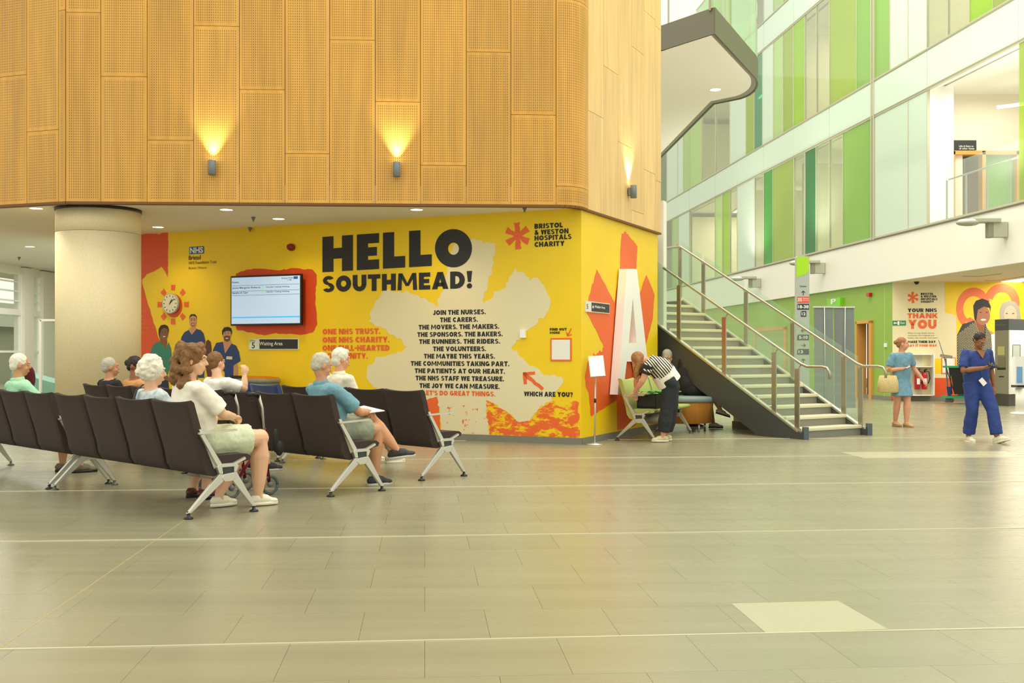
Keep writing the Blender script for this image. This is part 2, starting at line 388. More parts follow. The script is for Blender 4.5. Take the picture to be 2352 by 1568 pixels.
LM_, LS = (WQ-WL).length, (WR-WQ).length
MW.obj = wall_slab('wall_back', MW, LM_, 0, 3.45, M_yel); SW.obj = wall_slab('wall_side', SW, LS, 0, 3.45, M_yel)
struct(MB().box((.2, 20.4, 2), (5.5, .2, 4), Matrix.Rotation(-.42, 3, 'Z')).build('wall_rear', M_white))
for nm, w, ln in (('baseboard_back', MW, LM_), ('baseboard_side', SW, LS)):
    b = MB(); p = [w.P(0, 0, .02), w.P(ln+.02, 0, .02), w.P(ln, 0, -.01), w.P(0, 0, -.01)]; b.hexa(p, [q+V(0, 0, .095) for q in p]); struct(b.build(nm, M_skirt))
def decal(w, px_poly, m, off, name='mural_shape', rag=0, step=.12, label=None, uvpoly=None, parent=None, seed=0):
    P = uvpoly or [w.uv(*p) for p in px_poly]
    if rag:
        Q = []
        for i in range(len(P)):
            a, c = V(*P[i]), V(*P[(i+1) % len(P)]); r = rag[i] if hasattr(rag, '__len__') else rag
            k = max(1, int((c-a).length/step)) if r else 1; nn = V(-(c-a).y, (c-a).x).normalized()
            for j in range(k):
                t = j/k; q = a.lerp(c, t)
                if j: q = q+nn*r*(noise.noise(V(q.x*9+seed, q.y*9, 3))+.7*noise.noise(V(q.x*37, q.y*37+seed, 7))*1.4)
                Q.append((q.x, q.y))
        P = Q
    th = .0015
    b = MB(); b.prism(P, lambda u, v, t: w.P(u, v, off-th*(1-t)))
    return b.build(name, m, parent or w.obj, label=label)
def crop(sc, ox, oy, L): return [(ox+x/sc, oy+y/sc) for x, y in L]
def textmesh(s, bold=.02, shear=0):
    cu = bpy.data.curves.new('t', 'FONT'); cu.body = s; cu.offset = bold; cu.resolution_u = 3; cu.shear = shear
    o = bpy.data.objects.new('t', cu); COL.objects.link(o); dg = bpy.context.evaluated_depsgraph_get()
    me = bpy.data.meshes.new_from_object(o.evaluated_get(dg)); bpy.data.objects.remove(o)
    vs = [v.co.copy() for v in me.vertices]; fs = [tuple(p.vertices) for p in me.polygons]; return vs, fs
def text(w, s, x0, x1, yb, yt, m, off=.006, bold=.03, parent=None, name='lettering', uvbox=None):
    """lettering fitted to the box from (x0, yb) to (x1, yt) in photo columns/rows, on wall w"""
    vs, fs = textmesh(s, bold)
    if not vs: return
    a0 = min(v.x for v in vs); a1 = max(v.x for v in vs); b0 = min(v.y for v in vs); b1 = max(v.y for v in vs)
    if uvbox: u0, u1, z0, z1 = uvbox
    else:
        ybl, ybr = yb if hasattr(yb, '__len__') else (yb, yb); ytl = yt if not hasattr(yt, '__len__') else yt[0]
        u0, z0 = w.uv(x0, ybl); u1, _ = w.uv(x1, ybr); _, z1 = w.uv(x0, ytl)
    mb = MB(); mb.add([w.P(u0+(v.x-a0)/(a1-a0)*(u1-u0), z0+(v.y-b0)/(b1-b0)*(z1-z0), off) for v in vs], fs)
    return mb.build(name, m, parent or w.obj, normals=False)

# chunky poster alphabet: every glyph = (width, list of convex pieces), cap height 1
def _r(x0, y0, x1, y1): return [(x0, y0), (x1, y0), (x1, y1), (x0, y1)]
def _a(cx, cy, RX, RY, rx, ry, a0, a1):
    n = max(3, int(abs(a1-a0)/22)); P_ = []
    for i in range(n):
        t0, t1 = (math.radians(a0+(a1-a0)*k/n) for k in (i, i+1))
        P_.append([(cx+rx*math.cos(t0), cy+ry*math.sin(t0)), (cx+RX*math.cos(t0), cy+RY*math.sin(t0)), (cx+RX*math.cos(t1), cy+RY*math.sin(t1)), (cx+rx*math.cos(t1), cy+ry*math.sin(t1))])
    return P_
GLY = {'A': (.98, [[(0, 0), (.32, 0), (.60, 1), (.33, 1)], [(.98, 0), (.66, 0), (.38, 1), (.65, 1)], _r(.24, .16, .74, .38)]),
 'B': (.78, [_r(0, 0, .3, 1)]+_a(.42, .75, .32, .25, .06, .05, -90, 90)+_a(.42, .28, .36, .28, .08, .06, -90, 90)+[_r(.28, .8, .43, 1), _r(.28, .5, .43, .70), _r(.28, .34, .43, .56), _r(.28, 0, .43, .22)]),
 'C': (.82, _a(.47, .5, .47, .5, .18, .2, 48, 312)), 'D': (.86, [_r(0, 0, .3, 1), _r(.28, 0, .38, .27), _r(.28, .73, .38, 1)]+_a(.37, .5, .49, .5, .17, .23, -90, 90)),
 'E': (.68, [_r(0, 0, .3, 1), _r(.28, 0, .68, .25), _r(.28, .38, .62, .62), _r(.28, .75, .68, 1)]), 'F': (.66, [_r(0, 0, .3, 1), _r(.28, .34, .6, .58), _r(.28, .75, .66, 1)]),
 'G': (.92, _a(.47, .5, .47, .5, .18, .2, 48, 320)+[_r(.48, .32, .92, .54), _r(.66, .1, .92, .5)]), 'H': (.86, [_r(0, 0, .3, 1), _r(.56, 0, .86, 1), _r(.28, .37, .58, .64)]),
 'I': (.3, [_r(0, 0, .3, 1)]), 'J': (.6, [_r(.3, .28, .6, 1)]+_a(.3, .3, .3, .32, .0, .06, 180, 360)), 'K': (.88, [_r(0, 0, .3, 1), [(.26, .36), (.46, .34), (.86, 1), (.52, 1)], [(.34, .56), (.54, .64), (.9, 0), (.54, 0)]]),
 'L': (.64, [_r(0, 0, .3, 1), _r(.28, 0, .64, .27)]), 'M': (1.2, [[(0, 0), (.25, 0), (.28, 1), (.06, 1)], [(1.2, 0), (.95, 0), (.92, 1), (1.14, 1)], [(.30, 1), (.08, .98), (.52, .22), (.66, .30)], [(.90, 1), (1.12, .98), (.68, .22), (.54, .30)]]),
 'N': (.9, [_r(0, 0, .29, 1), _r(.61, 0, .9, 1), [(.04, 1), (.3, 1), (.86, 0), (.6, 0)]]), 'O': (.98, _a(.49, .5, .49, .5, .18, .19, 0, 360)), 'P': (.76, [_r(0, 0, .3, 1), _r(.28, .82, .42, 1), _r(.28, .3, .42, .56)]+_a(.41, .65, .35, .35, .08, .11, -90, 90)),
 'R': (.82, [_r(0, 0, .3, 1), _r(.28, .82, .42, 1), _r(.28, .36, .42, .58)]+_a(.41, .68, .35, .32, .08, .10, -90, 90)+[[(.3, .44), (.54, .46), (.84, 0), (.5, 0)]]),
 'S': (.78, _a(.40, .72, .37, .28, .11, .07, 28, 270)+_a(.39, .29, .38, .29, .11, .08, -155, 90)), 'T': (.78, [_r(0, .74, .78, 1), _r(.24, 0, .54, .76)]), 'U': (.86, [_r(0, .38, .3, 1), _r(.56, .38, .86, 1)]+_a(.43, .42, .43, .42, .13, .14, 180, 360)),
 'V': (.94, [[(0, 1), (.31, 1), (.6, 0), (.35, 0)], [(.94, 1), (.63, 1), (.36, 0), (.6, 0)]]), 'W': (1.3, [[(0, 1), (.29, 1), (.5, 0), (.24, 0)], [(.42, .95), (.66, .95), (.48, 0), (.26, 0)], [(.64, .95), (.88, .95), (1.04, 0), (.82, 0)], [(1.3, 1), (1.01, 1), (.8, 0), (1.06, 0)]]),
 'Y': (.9, [_r(.3, 0, .6, .5), [(0, 1), (.33, 1), (.6, .45), (.32, .36)], [(.9, 1), (.57, 1), (.3, .45), (.58, .36)]]), '!': (.32, [[(.07, .36), (.25, .36), (.32, 1), (0, 1)]]+_a(.16, .14, .155, .155, 0, 0, 0, 360)),
 '.': (.26, _a(.13, .13, .13, .13, 0, 0, 0, 360)), '?': (.68, _a(.34, .72, .33, .28, .07, .06, -80, 180)+[_r(.24, .34, .5, .52)]+_a(.37, .13, .13, .13, 0, 0, 0, 360)), "'": (.2, [[(.0, .62), (.16, .62), (.2, 1), (.02, 1)]]), '-': (.4, [_r(0, .38, .4, .6)]),
 '&': (.9, _a(.36, .77, .27, .23, .07, .05, 0, 360)+_a(.34, .28, .34, .28, .1, .08, 0, 360)+[[(.3, .5), (.5, .62), (.9, .06), (.62, 0)], [(.62, .1), (.78, .2), (.88, .5), (.66, .5)]])}
def block(w, s, x0, x1, yb, yt, m, off=.006, bold=0, parent=None):
    """one word or line of the poster alphabet, fitted to photo columns x0..x1 and rows yb..yt on wall w"""
    ybl, ybr = yb if hasattr(yb, '__len__') else (yb, yb); ytl, ytr = yt if hasattr(yt, '__len__') else (yt, yt+(ybr-ybl))
    u0, z0 = w.uv(x0, ybl); u1, z0b = w.uv(x1, ybr); _, z1 = w.uv(x0, ytl); z0 = (z0+z0b)/2; z1 = (z1+w.uv(x1, ytr)[1])/2
    x = 0; P_ = []
    for ch in s:
        if ch == ' ': x += .36; continue
        gw, ps = GLY[ch]; P_ += [[(x+a, c) for a, c in p] for p in ps]; x += gw+.10
    k = (u1-u0)/(x-.10); mb = MB()
    for p in P_:
        if len(p) == 4 and abs(p[0][0]-p[3][0])+abs(p[0][1]-p[3][1]) < 1e-6: p = p[:3]
        if sum(p[i][0]*p[(i+1) % len(p)][1]-p[(i+1) % len(p)][0]*p[i][1] for i in range(len(p))) < 0: p = p[::-1]
        mb.add([w.P(u0+a*k, z0+c*(z1-z0), off) for a, c in p], [tuple(range(len(p)))])
    return mb.build('lettering', m, parent or w.obj, normals=False)
def ringpoly(cx, cy, rx, ry, n=40): return [(cx+rx*math.cos(2*math.pi*k/n), cy+ry*math.sin(2*math.pi*k/n)) for k in range(n)]
# main mural
cp5 = lambda L: crop(2.75, 820, 470, L); cp3 = lambda L: crop(2.868, 300, 480, L)
star = [(575, 390), (590, 300), (640, 235), (725, 215), (800, 245), (868, 240), (876, 300), (850, 400), (825, 520), (800, 622), (905, 540), (960, 460), (1000, 400), (1060, 430), (1090, 480), (1140, 460), (1190, 530), (1222, 600), (1215, 660), (1130, 760), (1060, 800), (975, 905), (1060, 985), (1150, 1040), (1220, 1080), (1290, 1085), (1300, 1130), (1230, 1240), (1150, 1290), (1090, 1365), (1020, 1372), (950, 1310), (815, 1235), (820, 1330), (840, 1460), (530, 1460), (525, 1330), (505, 1215), (420, 1240), (300, 1290), (200, 1250), (130, 1180), (60, 1090), (80, 1010), (150, 960), (230, 940), (330, 905), (230, 820), (150, 770), (75, 740), (80, 690), (110, 630), (170, 540), (320, 545), (420, 590), (510, 645), (530, 560), (555, 480)]
decal(MW, cp5(star), M_crm, .003, rag=.05, step=.045, label='large cream brush-stroke star')
M_dry = brush_mat('orange_dry_brush', ORA, YEL, .50, .56, 4.5, (1, 1, 2.2)); M_dry2 = brush_mat('orange_on_cream_flecks', CRM, ORA, .60, .62, 9)
decal(MW, cp5([(60, 1250), (200, 1255), (300, 1290), (420, 1240), (505, 1212), (525, 1330), (530, 1455), (60, 1440)]), M_ora, .0045, rag=.03, step=.04, label='orange painted block')
decal(MW, cp5([(815, 1235), (950, 1310), (1020, 1372), (1090, 1365), (1150, 1290), (1240, 1238), (1390, 1240), (1412, 1380), (1400, 1466), (842, 1458), (822, 1330)]), M_dry, .0045, rag=.035, step=.03, label='orange dry-brushed block')
decal(MW, cp5([(545, 1240), (800, 1240), (815, 1330), (825, 1450), (545, 1440), (530, 1330)]), M_dry2, .0048, rag=.02, label='orange flecks on cream')
decal(MW, crop(3.267, 0, 440, [(700, 330), (1040, 322), (1262, 308), (1258, 640), (1240, 600), (1210, 560), (1150, 600), (1100, 620), (1065, 660), (1075, 720), (1130, 900), (1195, 1110), (1260, 1420), (1260, 1560), (700, 1560)]), M_dko, .003, rag=.02, step=.05, label='burnt orange panel')
# header letters
def quadmap(x0, x1, tl, tr, bl, br):
    return lambda u, v: (x0+(x1-x0)*u, (1-v)*(tl+(tr-tl)*u)+v*(bl+(br-bl)*u))
def slab_letter(f, pts_, m=None): return decal(MW, [f(*p) for p in pts_], m or mat('print_black', BLK), .006, name='lettering')
top = lambda x: 544+(531-544)*(x-741)/190; bot = lambda x: 625+(614-625)*(x-741)/190
def LQ(x0, x1): return quadmap(x0, x1, top(x0), top(x1), bot(x0), bot(x1))
slab_letter(LQ(741, 811), [(0, 0), (.36, 0), (.36, .34), (.64, .34), (.64, 0), (1, 0), (1, 1), (.64, 1), (.64, .64), (.36, .64), (.36, 1), (0, 1)])
slab_letter(LQ(820, 871), [(0, 0), (1, 0), (1, .27), (.5, .27), (.5, .38), (.9, .38), (.9, .62), (.5, .62), (.5, .73), (1, .73), (1, 1), (0, 1)])
for a, c in ((880, 931), (940, 992)): slab_letter(LQ(a, c), [(0, 0), (.5, 0), (.5, .68), (1, .68), (1, 1), (0, 1)])
o_out = [MW.uv(*p) for p in ringpoly(1042, 570, 42.5, 44)]; o_in = [MW.uv(*p) for p in ringpoly(1042, 571, 12.5, 14)]
b = MB(); n = len(o_out); b.add([MW.P(u, z, .006) for u, z in o_out+o_in], [(i, (i+1) % n, (i+1) % n+n, i+n) for i in range(n)]); b.build('lettering', M_blk, MW.obj)
block(MW, 'SOUTHMEAD!', 741, 1085, (671, 662), (633, 623), M_blk)
rows = [('JOIN THE NURSES.', 995, 1116, 722), ('THE CARERS.', 1011, 1098, 739), ('THE MOVERS. THE MAKERS.', 962, 1147, 755.5), ('THE SPONSORS. THE BAKERS.', 959, 1155, 772.5), ('THE RUNNERS. THE RIDERS.', 963, 1149, 789), ('THE VOLUNTEERS.', 995, 1117, 806), ('THE MAYBE THIS YEARS.', 974, 1137, 823), ('THE COMMUNITIES TAKING PART.', 944, 1170, 840), ('THE PATIENTS AT OUR HEART.', 953, 1160, 857), ('THE NHS STAFF WE TREASURE.', 955, 1158, 874), ('THE JOY WE CAN MEASURE.', 964, 1148, 891.5)]
for s, a, c, y in rows: block(MW, s, a, c, (y, y+.6), y-11, M_blk)
block(MW, "LET'S DO GREAT THINGS.", 972, 1138, (908, 909), 897, M_ora, bold=.035)
for s, a, c, y in (('ONE NHS TRUST.', 741, 874, 767), ('ONE NHS CHARITY.', 741, 895, 786), ('ONE FULL-HEARTED', 741, 895, 805), ('COMMUNITY.', 741, 845, 823)): block(MW, s, a, c, (y+1, y-.5), y-12, M_ora, bold=.035)
block(MW, 'WHICH ARE YOU?', 1204, 1316, (910, 911), 899, M_blk)
block(MW, 'FIND OUT', 1263, 1302, 759, 753, M_blk, bold=.03); block(MW, 'MORE', 1263, 1286, 766.5, 761, M_blk, bold=.03)
for s, c, y in (('BRISTOL', 1293, 524), ('& WESTON', 1306, 538), ('HOSPITALS', 1313, 551), ('CHARITY', 1297, 566)): block(MW, s, 1228, c, (y, y-.5), y-11.5, M_blk, bold=.04)
def asterisk(w, cx, cy, r, m=M_ora, off=.006, kx=1.0):
    for k in range(6):
        a = math.pi/2+k*math.pi/3+.05; dx, dy = math.cos(a)*kx, -math.sin(a); nx, ny = -math.sin(a)*kx, -math.cos(a)
        decal(w, [(cx-nx*r*.1, cy-ny*r*.1), (cx+dx*r-nx*r*.24, cy+dy*r-ny*r*.24), (cx+dx*r*.96+nx*r*.26, cy+dy*r*.96+ny*r*.26), (cx+nx*r*.1, cy+ny*r*.1)], m, off+.0004*(k % 3), name='logo_stroke', rag=.012, step=.04)
asterisk(MW, 1189, 541.5, 31, kx=.93)
def arrow(w, tip, tail, head, m, off=.006, wd=6):
    t, s = V(*tip), V(*tail); d = (t-s).normalized(); n = V(-d.y, d.x)
    for a, c in ((s, t), (t, t-d*head+n*head), (t, t-d*head-n*head)):
        e = (c-a).normalized(); q = V(-e.y, e.x)*wd/2; a2 = a-e*wd*.4
        decal(w, [tuple(a2-q), tuple(c-q), tuple(c+q), tuple(a2+q)], m, off, name='arrow_stroke', rag=.01, step=.03)
arrow(MW, (1205, 858), (1245, 892), 17, M_ora, wd=7.5); arrow(MW, (1304, 771), (1312, 754), 7, M_ora, wd=2)
decal(MW, crop(2.868, 300, 480, [(695, 425), (760, 400), (860, 392), (960, 402), (1060, 388), (1200, 398), (1226, 430), (1218, 600), (1230, 760), (1200, 812), (1100, 826), (960, 816), (880, 832), (780, 812), (700, 795), (682, 740), (678, 600), (690, 500)]), mat('paint_red_brush', srgb(222, 72, 20), .5), .004, rag=.018, step=.05, label='red brush-stroke block behind the screen')
for k in range(8):
    a = k*math.pi/4; r0, r1 = 30, 42; cx, cy = 398, 699; e = 5
    dx, dy = math.cos(a)*.85, math.sin(a)*1.08; nx, ny = -math.sin(a)*.85, math.cos(a)*1.08
    decal(MW, [(cx+dx*r0-nx*e, cy+dy*r0-ny*e), (cx+dx*r1-nx*e*1.2, cy+dy*r1-ny*e*1.2), (cx+dx*r1+nx*e*1.2, cy+dy*r1+ny*e*1.2), (cx+dx*r0+nx*e, cy+dy*r0+ny*e)], M_ora, .005, name='sun_ray', rag=.008, step=.03)
decal(MW, ringpoly(399, 702, 20, 27), M_dko, .0045, name='sun_disc')
M_nhs = mat('print_blue', srgb(40, 96, 160), .5); M_sm = mat('print_olive', srgb(120, 100, 20), .6)
decal(MW, [(435, 567), (469, 565), (469, 582), (435, 584)], M_nhs, .005, name='logo_plate'); text(MW, 'NHS', 437, 467, (582, 580), 568.5, M_white, off=.0075, bold=.03)
text(MW, 'Bristol', 434, 461, 597, 587, mat('print_dark_olive', srgb(70, 60, 20), .6), bold=.02)
text(MW, 'NHS Foundation Trust', 434, 498, 607, 600, M_sm, bold=.01); text(MW, 'Bristol | Weston', 434, 475, 620, 613, M_sm, bold=.005)
for k in range(6): text(MW, ['and every', 'one here', 'thanks you', 'for being', 'a part of', 'us all'][k], 318, [334, 330, 334, 332, 342, 332][k], 718+k*9.4, 713+k*9.4, mat('print_pale_orange', srgb(240, 150, 60), .6), bold=.01)
# printed staff photographs on the mural
M_skinD = mat('print_skin_dark', srgb(140, 88, 58), .6); M_skinL = mat('print_skin_light', srgb(206, 150, 112), .6); M_teal = mat('print_scrubs_green', srgb(58, 132, 110), .6)
M_navy = mat('print_scrubs_navy', srgb(44, 66, 118), .6); M_hair = mat('print_hair', srgb(44, 30, 22), .6); M_nv2 = mat('print_navy_dark', srgb(28, 40, 72), .6); M_lip = mat('print_smile', srgb(240, 225, 205), .6)
cpF = lambda L: crop(7.468, 330, 680, L)
def printed(w, L, m, off, nm='printed_figure', rag=0): decal(w, L, m, off, name=nm, rag=rag, step=.03)
printed(MW, cpF([(620, 870), (650, 700), (700, 620), (780, 575), (830, 660), (900, 560), (980, 580), (1030, 640), (1060, 760), (1050, 900), (1040, 1400), (640, 1400)]), M_navy, .004)
printed(MW, cpF([(770, 575), (805, 540), (900, 540), (910, 560), (830, 662)]), M_skinL, .0045)
printed(MW, cpF(ringpoly(850, 430, 63, 118)), M_skinL, .005); printed(MW, cpF([(785, 400), (790, 340), (820, 308), (880, 308), (912, 345), (915, 400), (900, 350), (850, 335), (805, 350)]), M_hair, .0055, 'printed_hair')
printed(MW, cpF([(110, 1050), (140, 880), (200, 800), (275, 775), (380, 900), (430, 790), (470, 900), (490, 1080), (480, 1180), (440, 1260), (400, 1390), (200, 1400), (130, 1200)]), M_teal, .0055)
printed(MW, cpF([(280, 770), (290, 700), (400, 740), (405, 800), (385, 905)]), M_skinD, .006); printed(MW, cpF([(200, 1400), (420, 1400), (440, 1620), (120, 1620)]), M_nv2, .0058)
printed(MW, cpF([(290, 1290), (440, 1390), (420, 1450), (340, 1420), (270, 1330)]), M_skinD, .0065)
printed(MW, cpF(ringpoly(352, 640, 70, 120)), M_skinD, .0065); printed(MW, cpF([(260, 640), (262, 560), (300, 500), (360, 486), (415, 510), (435, 570), (428, 640), (410, 560), (350, 540), (300, 580), (285, 650), (280, 740)]), M_hair, .007, 'printed_hair')
printed(MW, cpF(ringpoly(356, 692, 24, 9, 14)), M_lip, .0072, 'printed_smile')
printed(MW, cpF([(1060, 1180), (1055, 900), (1075, 770), (1110, 745), (1150, 780), (1170, 900), (1160, 1000), (1250, 1150), (1300, 1300), (1100, 1400)]), mat('print_auburn', srgb(98, 58, 50), .6), .005)
printed(MW, cpF([(1170, 1010), (1200, 900), (1250, 800), (1370, 780), (1400, 980), (1510, 810), (1590, 850), (1640, 960), (1665, 1110), (1540, 1190), (1540, 1620), (1400, 1620), (1390, 1300), (1250, 1180), (1230, 1010), (1220, 1060)]), M_navy, .0055)
printed(MW, cpF([(1365, 790), (1385, 740), (1490, 740), (1510, 815), (1400, 982)]), M_skinL, .006); printed(MW, cpF([(1545, 1190), (1612, 1165), (1625, 1400), (1560, 1450)]), M_skinL, .006)
printed(MW, cpF(ringpoly(1430, 660, 72, 118)), M_skinL, .0065); printed(MW, cpF([(1350, 660), (1348, 590), (1385, 535), (1450, 525), (1505, 550), (1518, 620), (1505, 670), (1495, 600), (1420, 595), (1375, 620), (1368, 665)]), M_hair, .007, 'printed_hair')
printed(MW, cpF([(1380, 690), (1430, 670), (1490, 685), (1480, 760), (1430, 785), (1385, 755)]), mat('print_beard', srgb(110, 72, 50), .6), .0068, 'printed_beard'); printed(MW, cpF(ringpoly(1432, 722, 26, 9, 14)), M_lip, .0072, 'printed_smile')
printed(MW, cpF([(1425, 1030), (1525, 1035), (1520, 1085), (1420, 1080)]), M_crm, .007, 'printed_badge')
for ex, ey in ((328, 618), (378, 618), (826, 410), (876, 410), (1405, 640), (1458, 640)):
    printed(MW, cpF(ringpoly(ex, ey, 9, 7, 10)), M_hair, .0076, 'printed_eye'); printed(MW, cpF([(ex-16, ey-20), (ex+16, ey-20), (ex+14, ey-26), (ex-14, ey-26)]), M_hair, .0076, 'printed_eyebrow')
printed(MW, cpF([(815, 462), (850, 455), (885, 462), (878, 515), (850, 530), (822, 515)]), mat('print_beard_ginger', srgb(168, 104, 70), .6), .0055, 'printed_beard'); printed(MW, cpF(ringpoly(850, 482, 18, 6, 12)), M_lip, .006, 'printed_smile')
# side wall mural
cp6 = lambda L: crop(3.015, 1320, 520, L)
side = [(325, 50), (345, 35), (385, 75), (435, 135), (430, 215), (425, 290), (450, 470), (470, 400), (495, 335), (525, 400), (552, 470), (540, 640), (500, 790), (480, 900), (480, 1100), (420, 1150), (420, 1380), (295, 1412), (290, 1200), (200, 1260), (150, 1290), (110, 1310), (100, 1200), (70, 1050), (90, 930), (205, 840), (150, 720), (85, 600), (95, 500), (120, 400), (150, 295), (210, 400), (275, 530), (290, 420), (310, 320), (318, 150)]
decal(SW, cp6(side), M_ora, .003, rag=[.05 if i in (0, 1, 2, 13, 14, 20, 21, 22, 23, 24, 29) else .012 for i in range(len(side))], step=.05, label='orange brush-stroke star')
# ------------------------------------------------------------------ soffit and column
b = MB(); poly = [(p.x, p.y) for p in path]+[(2.5, 18.75), (2.3, 21), (-4, 23.5), (-7, 31), (-14, 31), (-14, 15.5)]
b.prism(poly, lambda u, v, t: V(u, v, ZB+.0+t*.25)); struct(b.build('ceiling', M_ceil))
col = thing('column', 'thick round cream stone column with black collar at left', 'column', (-5.97, 15.72, 0))
for z0, z1 in ((0, .70), (.704, 3.02), (3.024, 3.34)): MB().lathe(col.location, [(.583, z0), (.583, z1)], 64).build('drum', M_col, col)
MB().lathe(col.location, [(.592, 3.338), (.595, 3.379)], 64).build('collar', M_blackt, col, label='black collar')
# downlights
spots = [(83, 478, 'recessed ceiling downlight at far left, left of the column'), (520, 481, 'recessed ceiling downlight right of the column, near the timber edge'), (640, 502, 'recessed ceiling downlight above the information screen'), (363, 521, 'recessed ceiling downlight above the wall clock'), (957, 481, 'recessed ceiling downlight above the black header lettering'), (69, 566, 'recessed ceiling downlight deep in the bay by the windows')]
for x, y, lb in spots:
    Y = 2.08*FP/(HZ-y); p = V((x-CX)/FP*Y, Y, ZB)
    t = thing('downlight', lb, 'light', p, group='ceiling downlights under the timber volume')
    b = MB(); b.lathe(p, [(.088, -.001), (.088, -.006), (.112, -.006), (.115, -.001)], 28); b.build('rim', M_wht2, t)
    MB().lathe(p, [(.086, -.0045), (.086, -.002)], 28).build('lamp', M_emit, t)
    spot_light('lamp_light', p+V(0, 0, -.02), 42, (1, .82, .55), 130, blend=.9, r=.08)
for x, y in ((582, 498), (574, 522), (44, 590), (1205, 476)):
    Y = 2.08*FP/(HZ-y); p = V((x-CX)/FP*Y, Y, ZB)
    b = MB(); b.lathe(p, [(.03, 0), (.03, -.02), (.012, -.05), (.012, -.07)], 12)
    tag(b.build('sprinkler', M_grey), 'small grey ceiling sprinkler '+{582: 'nearest the timber edge, right of the column', 574: 'close to the yellow wall above the fire sounder', 44: 'near the window bay', 1205: 'by the right end of the timber edge'}[x], 'sprinkler', 'ceiling sprinklers')
area_light('bay_fill', (-9.6, 22, 3.3), 1.5, 130, (1, .96, .86), sy=8)  # added fill that brightens the window bay, no fixture of its own
# ------------------------------------------------------------------ window bay at far left
struct(MB().box((-10.3, 29.2, 1.7), (3.2, .2, 3.4)).build('wall_far', mat('far_wall_taupe', srgb(156, 140, 112), .7)))
struct(MB().box((-7.6, 24.5, 1.7), (.2, 9.4, 3.4)).build('wall_inner', M_white))
wb = MB(); X = -11.75
struct(MB().box((X-.1, 22, .08), (.2, 15, .16)).box((X-.1, 22, 3.28), (.22, 15, .22)).build('wall_window_bay', M_white))
bays = [(14.6, 16.6), (16.9, 18.9), (19.2, 21.2), (21.5, 23.5), (23.8, 26.0), (26.5, 27.05)]
for i, (y0, y1) in enumerate(bays):
    w = struct(MB().bar((X, y0, .16), (X, y0, 3.2), .08, .1).bar((X, y1, .16), (X, y1, 3.2), .08, .1).bar((X, y0, 2.28), (X, y1, 2.28), .1, .14).bar((X, y0, .2), (X, y1, .2), .08, .08).build('window_%d' % (i+1), M_wht2))
    for z in (2.55, 2.78, 3.0): MB().bar((X, y0, z), (X, y1, z), .05, .035).build('glazing_bar', M_wht2, w)
    MB().bar((X, y0, 1.35), (X, y1, 1.35), .05, .05).build('glazing_bar', M_wht2, w)
    MB().box((X-.02, (y0+y1)/2, 1.7), (.012, y1-y0, 3.1)).build('pane', glass_mat('clear_glass', (.93, .97, .94, 1), .97), w)
    ye = bays[i+1][0] if i+1 < len(bays) else 27.8
    struct(MB().box((X-.02, (y1+ye)/2, 1.7), (.26, ye-y1, 3.3)).build('trim_%d' % (i+3), M_white))
tag(MB().box((-26, 44, 1.2), (6, 26, 2.6)).prism([(-29.5, 2.5), (-22.5, 2.5), (-26, 3.9)], lambda u, v, t: V(u, 31+26*t, v)).build('outbuilding', mat('outdoor_grey', srgb(150, 152, 130), .8)), 'grey pitched building seen outside through the bay windows', 'building')
# ------------------------------------------------------------------ glazed wall along the right of the atrium
ga, gk = 13.2, .0944
def FY(px): return ga/((px-CX)/FP+gk)
def FXY(px, off=0): Y = FY(px); return V(ga-gk*Y, Y, 0)+FN*off
FN = V(-1, -gk, 0).normalized()      # out of the wall, into the atrium
Z1, Z2, Z3, Z4, Z5, Z6 = 3.27, 4.52, 8.05, 9.03, 12.62, 13.6
def fslab(b, px0, px1, z0, z1, o0, o1):
    a, c = FXY(px0), FXY(px1); q = [a+FN*o1, c+FN*o1, c+FN*o0, a+FN*o0]
    b.hexa([p+V(0, 0, z0) for p in q], [p+V(0, 0, z1) for p in q]); return b
wr = struct(fslab(MB(), 1420, 2700, Z1, Z2, -.45, 0).build('wall_right', M_white))
struct(fslab(MB(), 1420, 2700, Z2, Z2+.035, -.3, .03).build('trim_10', mat('sill_dark', srgb(110, 104, 80), .5)))
GL = {'F': glass_mat('glass_frosted', srgb(214, 230, 212), .12, .12, body=srgb(214, 231, 213)), 'C': glass_mat('glass_clear', srgb(226, 232, 216), .86, .03),
      'L': glass_mat('glass_pale_green', srgb(206, 232, 160), .45, .05, body=srgb(204, 232, 160)), 'G': glass_mat('glass_green', srgb(160, 206, 92), .45, .05, body=srgb(164, 208, 100)),
      'O': glass_mat('glass_olive_green', srgb(184, 208, 90), .45, .05, body=srgb(184, 206, 96)), 'M': glass_mat('glass_lime', srgb(190, 224, 60), .4, .05, body=srgb(172, 212, 54)),
      'D': glass_mat('glass_deep_green', srgb(50, 160, 90), .5, .05, body=srgb(36, 144, 78)), 'T': glass_mat('glass_teal', srgb(110, 186, 146), .5, .05, body=srgb(96, 176, 132)),
      'B': glass_mat('glass_bright_green', srgb(90, 196, 60), .5, .05, body=srgb(70, 180, 56))}
GN = {'L': 'pale green glass pane', 'G': 'green glass pane', 'O': 'olive green glass pane', 'M': 'lime glass pane', 'D': 'deep green glass pane', 'T': 'teal glass pane', 'B': 'bright green glass pane', 'F': 'frosted white glass pane', 'C': 'clear glass pane'}
M_mull = mat('mullion_grey', srgb(190, 186, 160), .4, metal=.2)
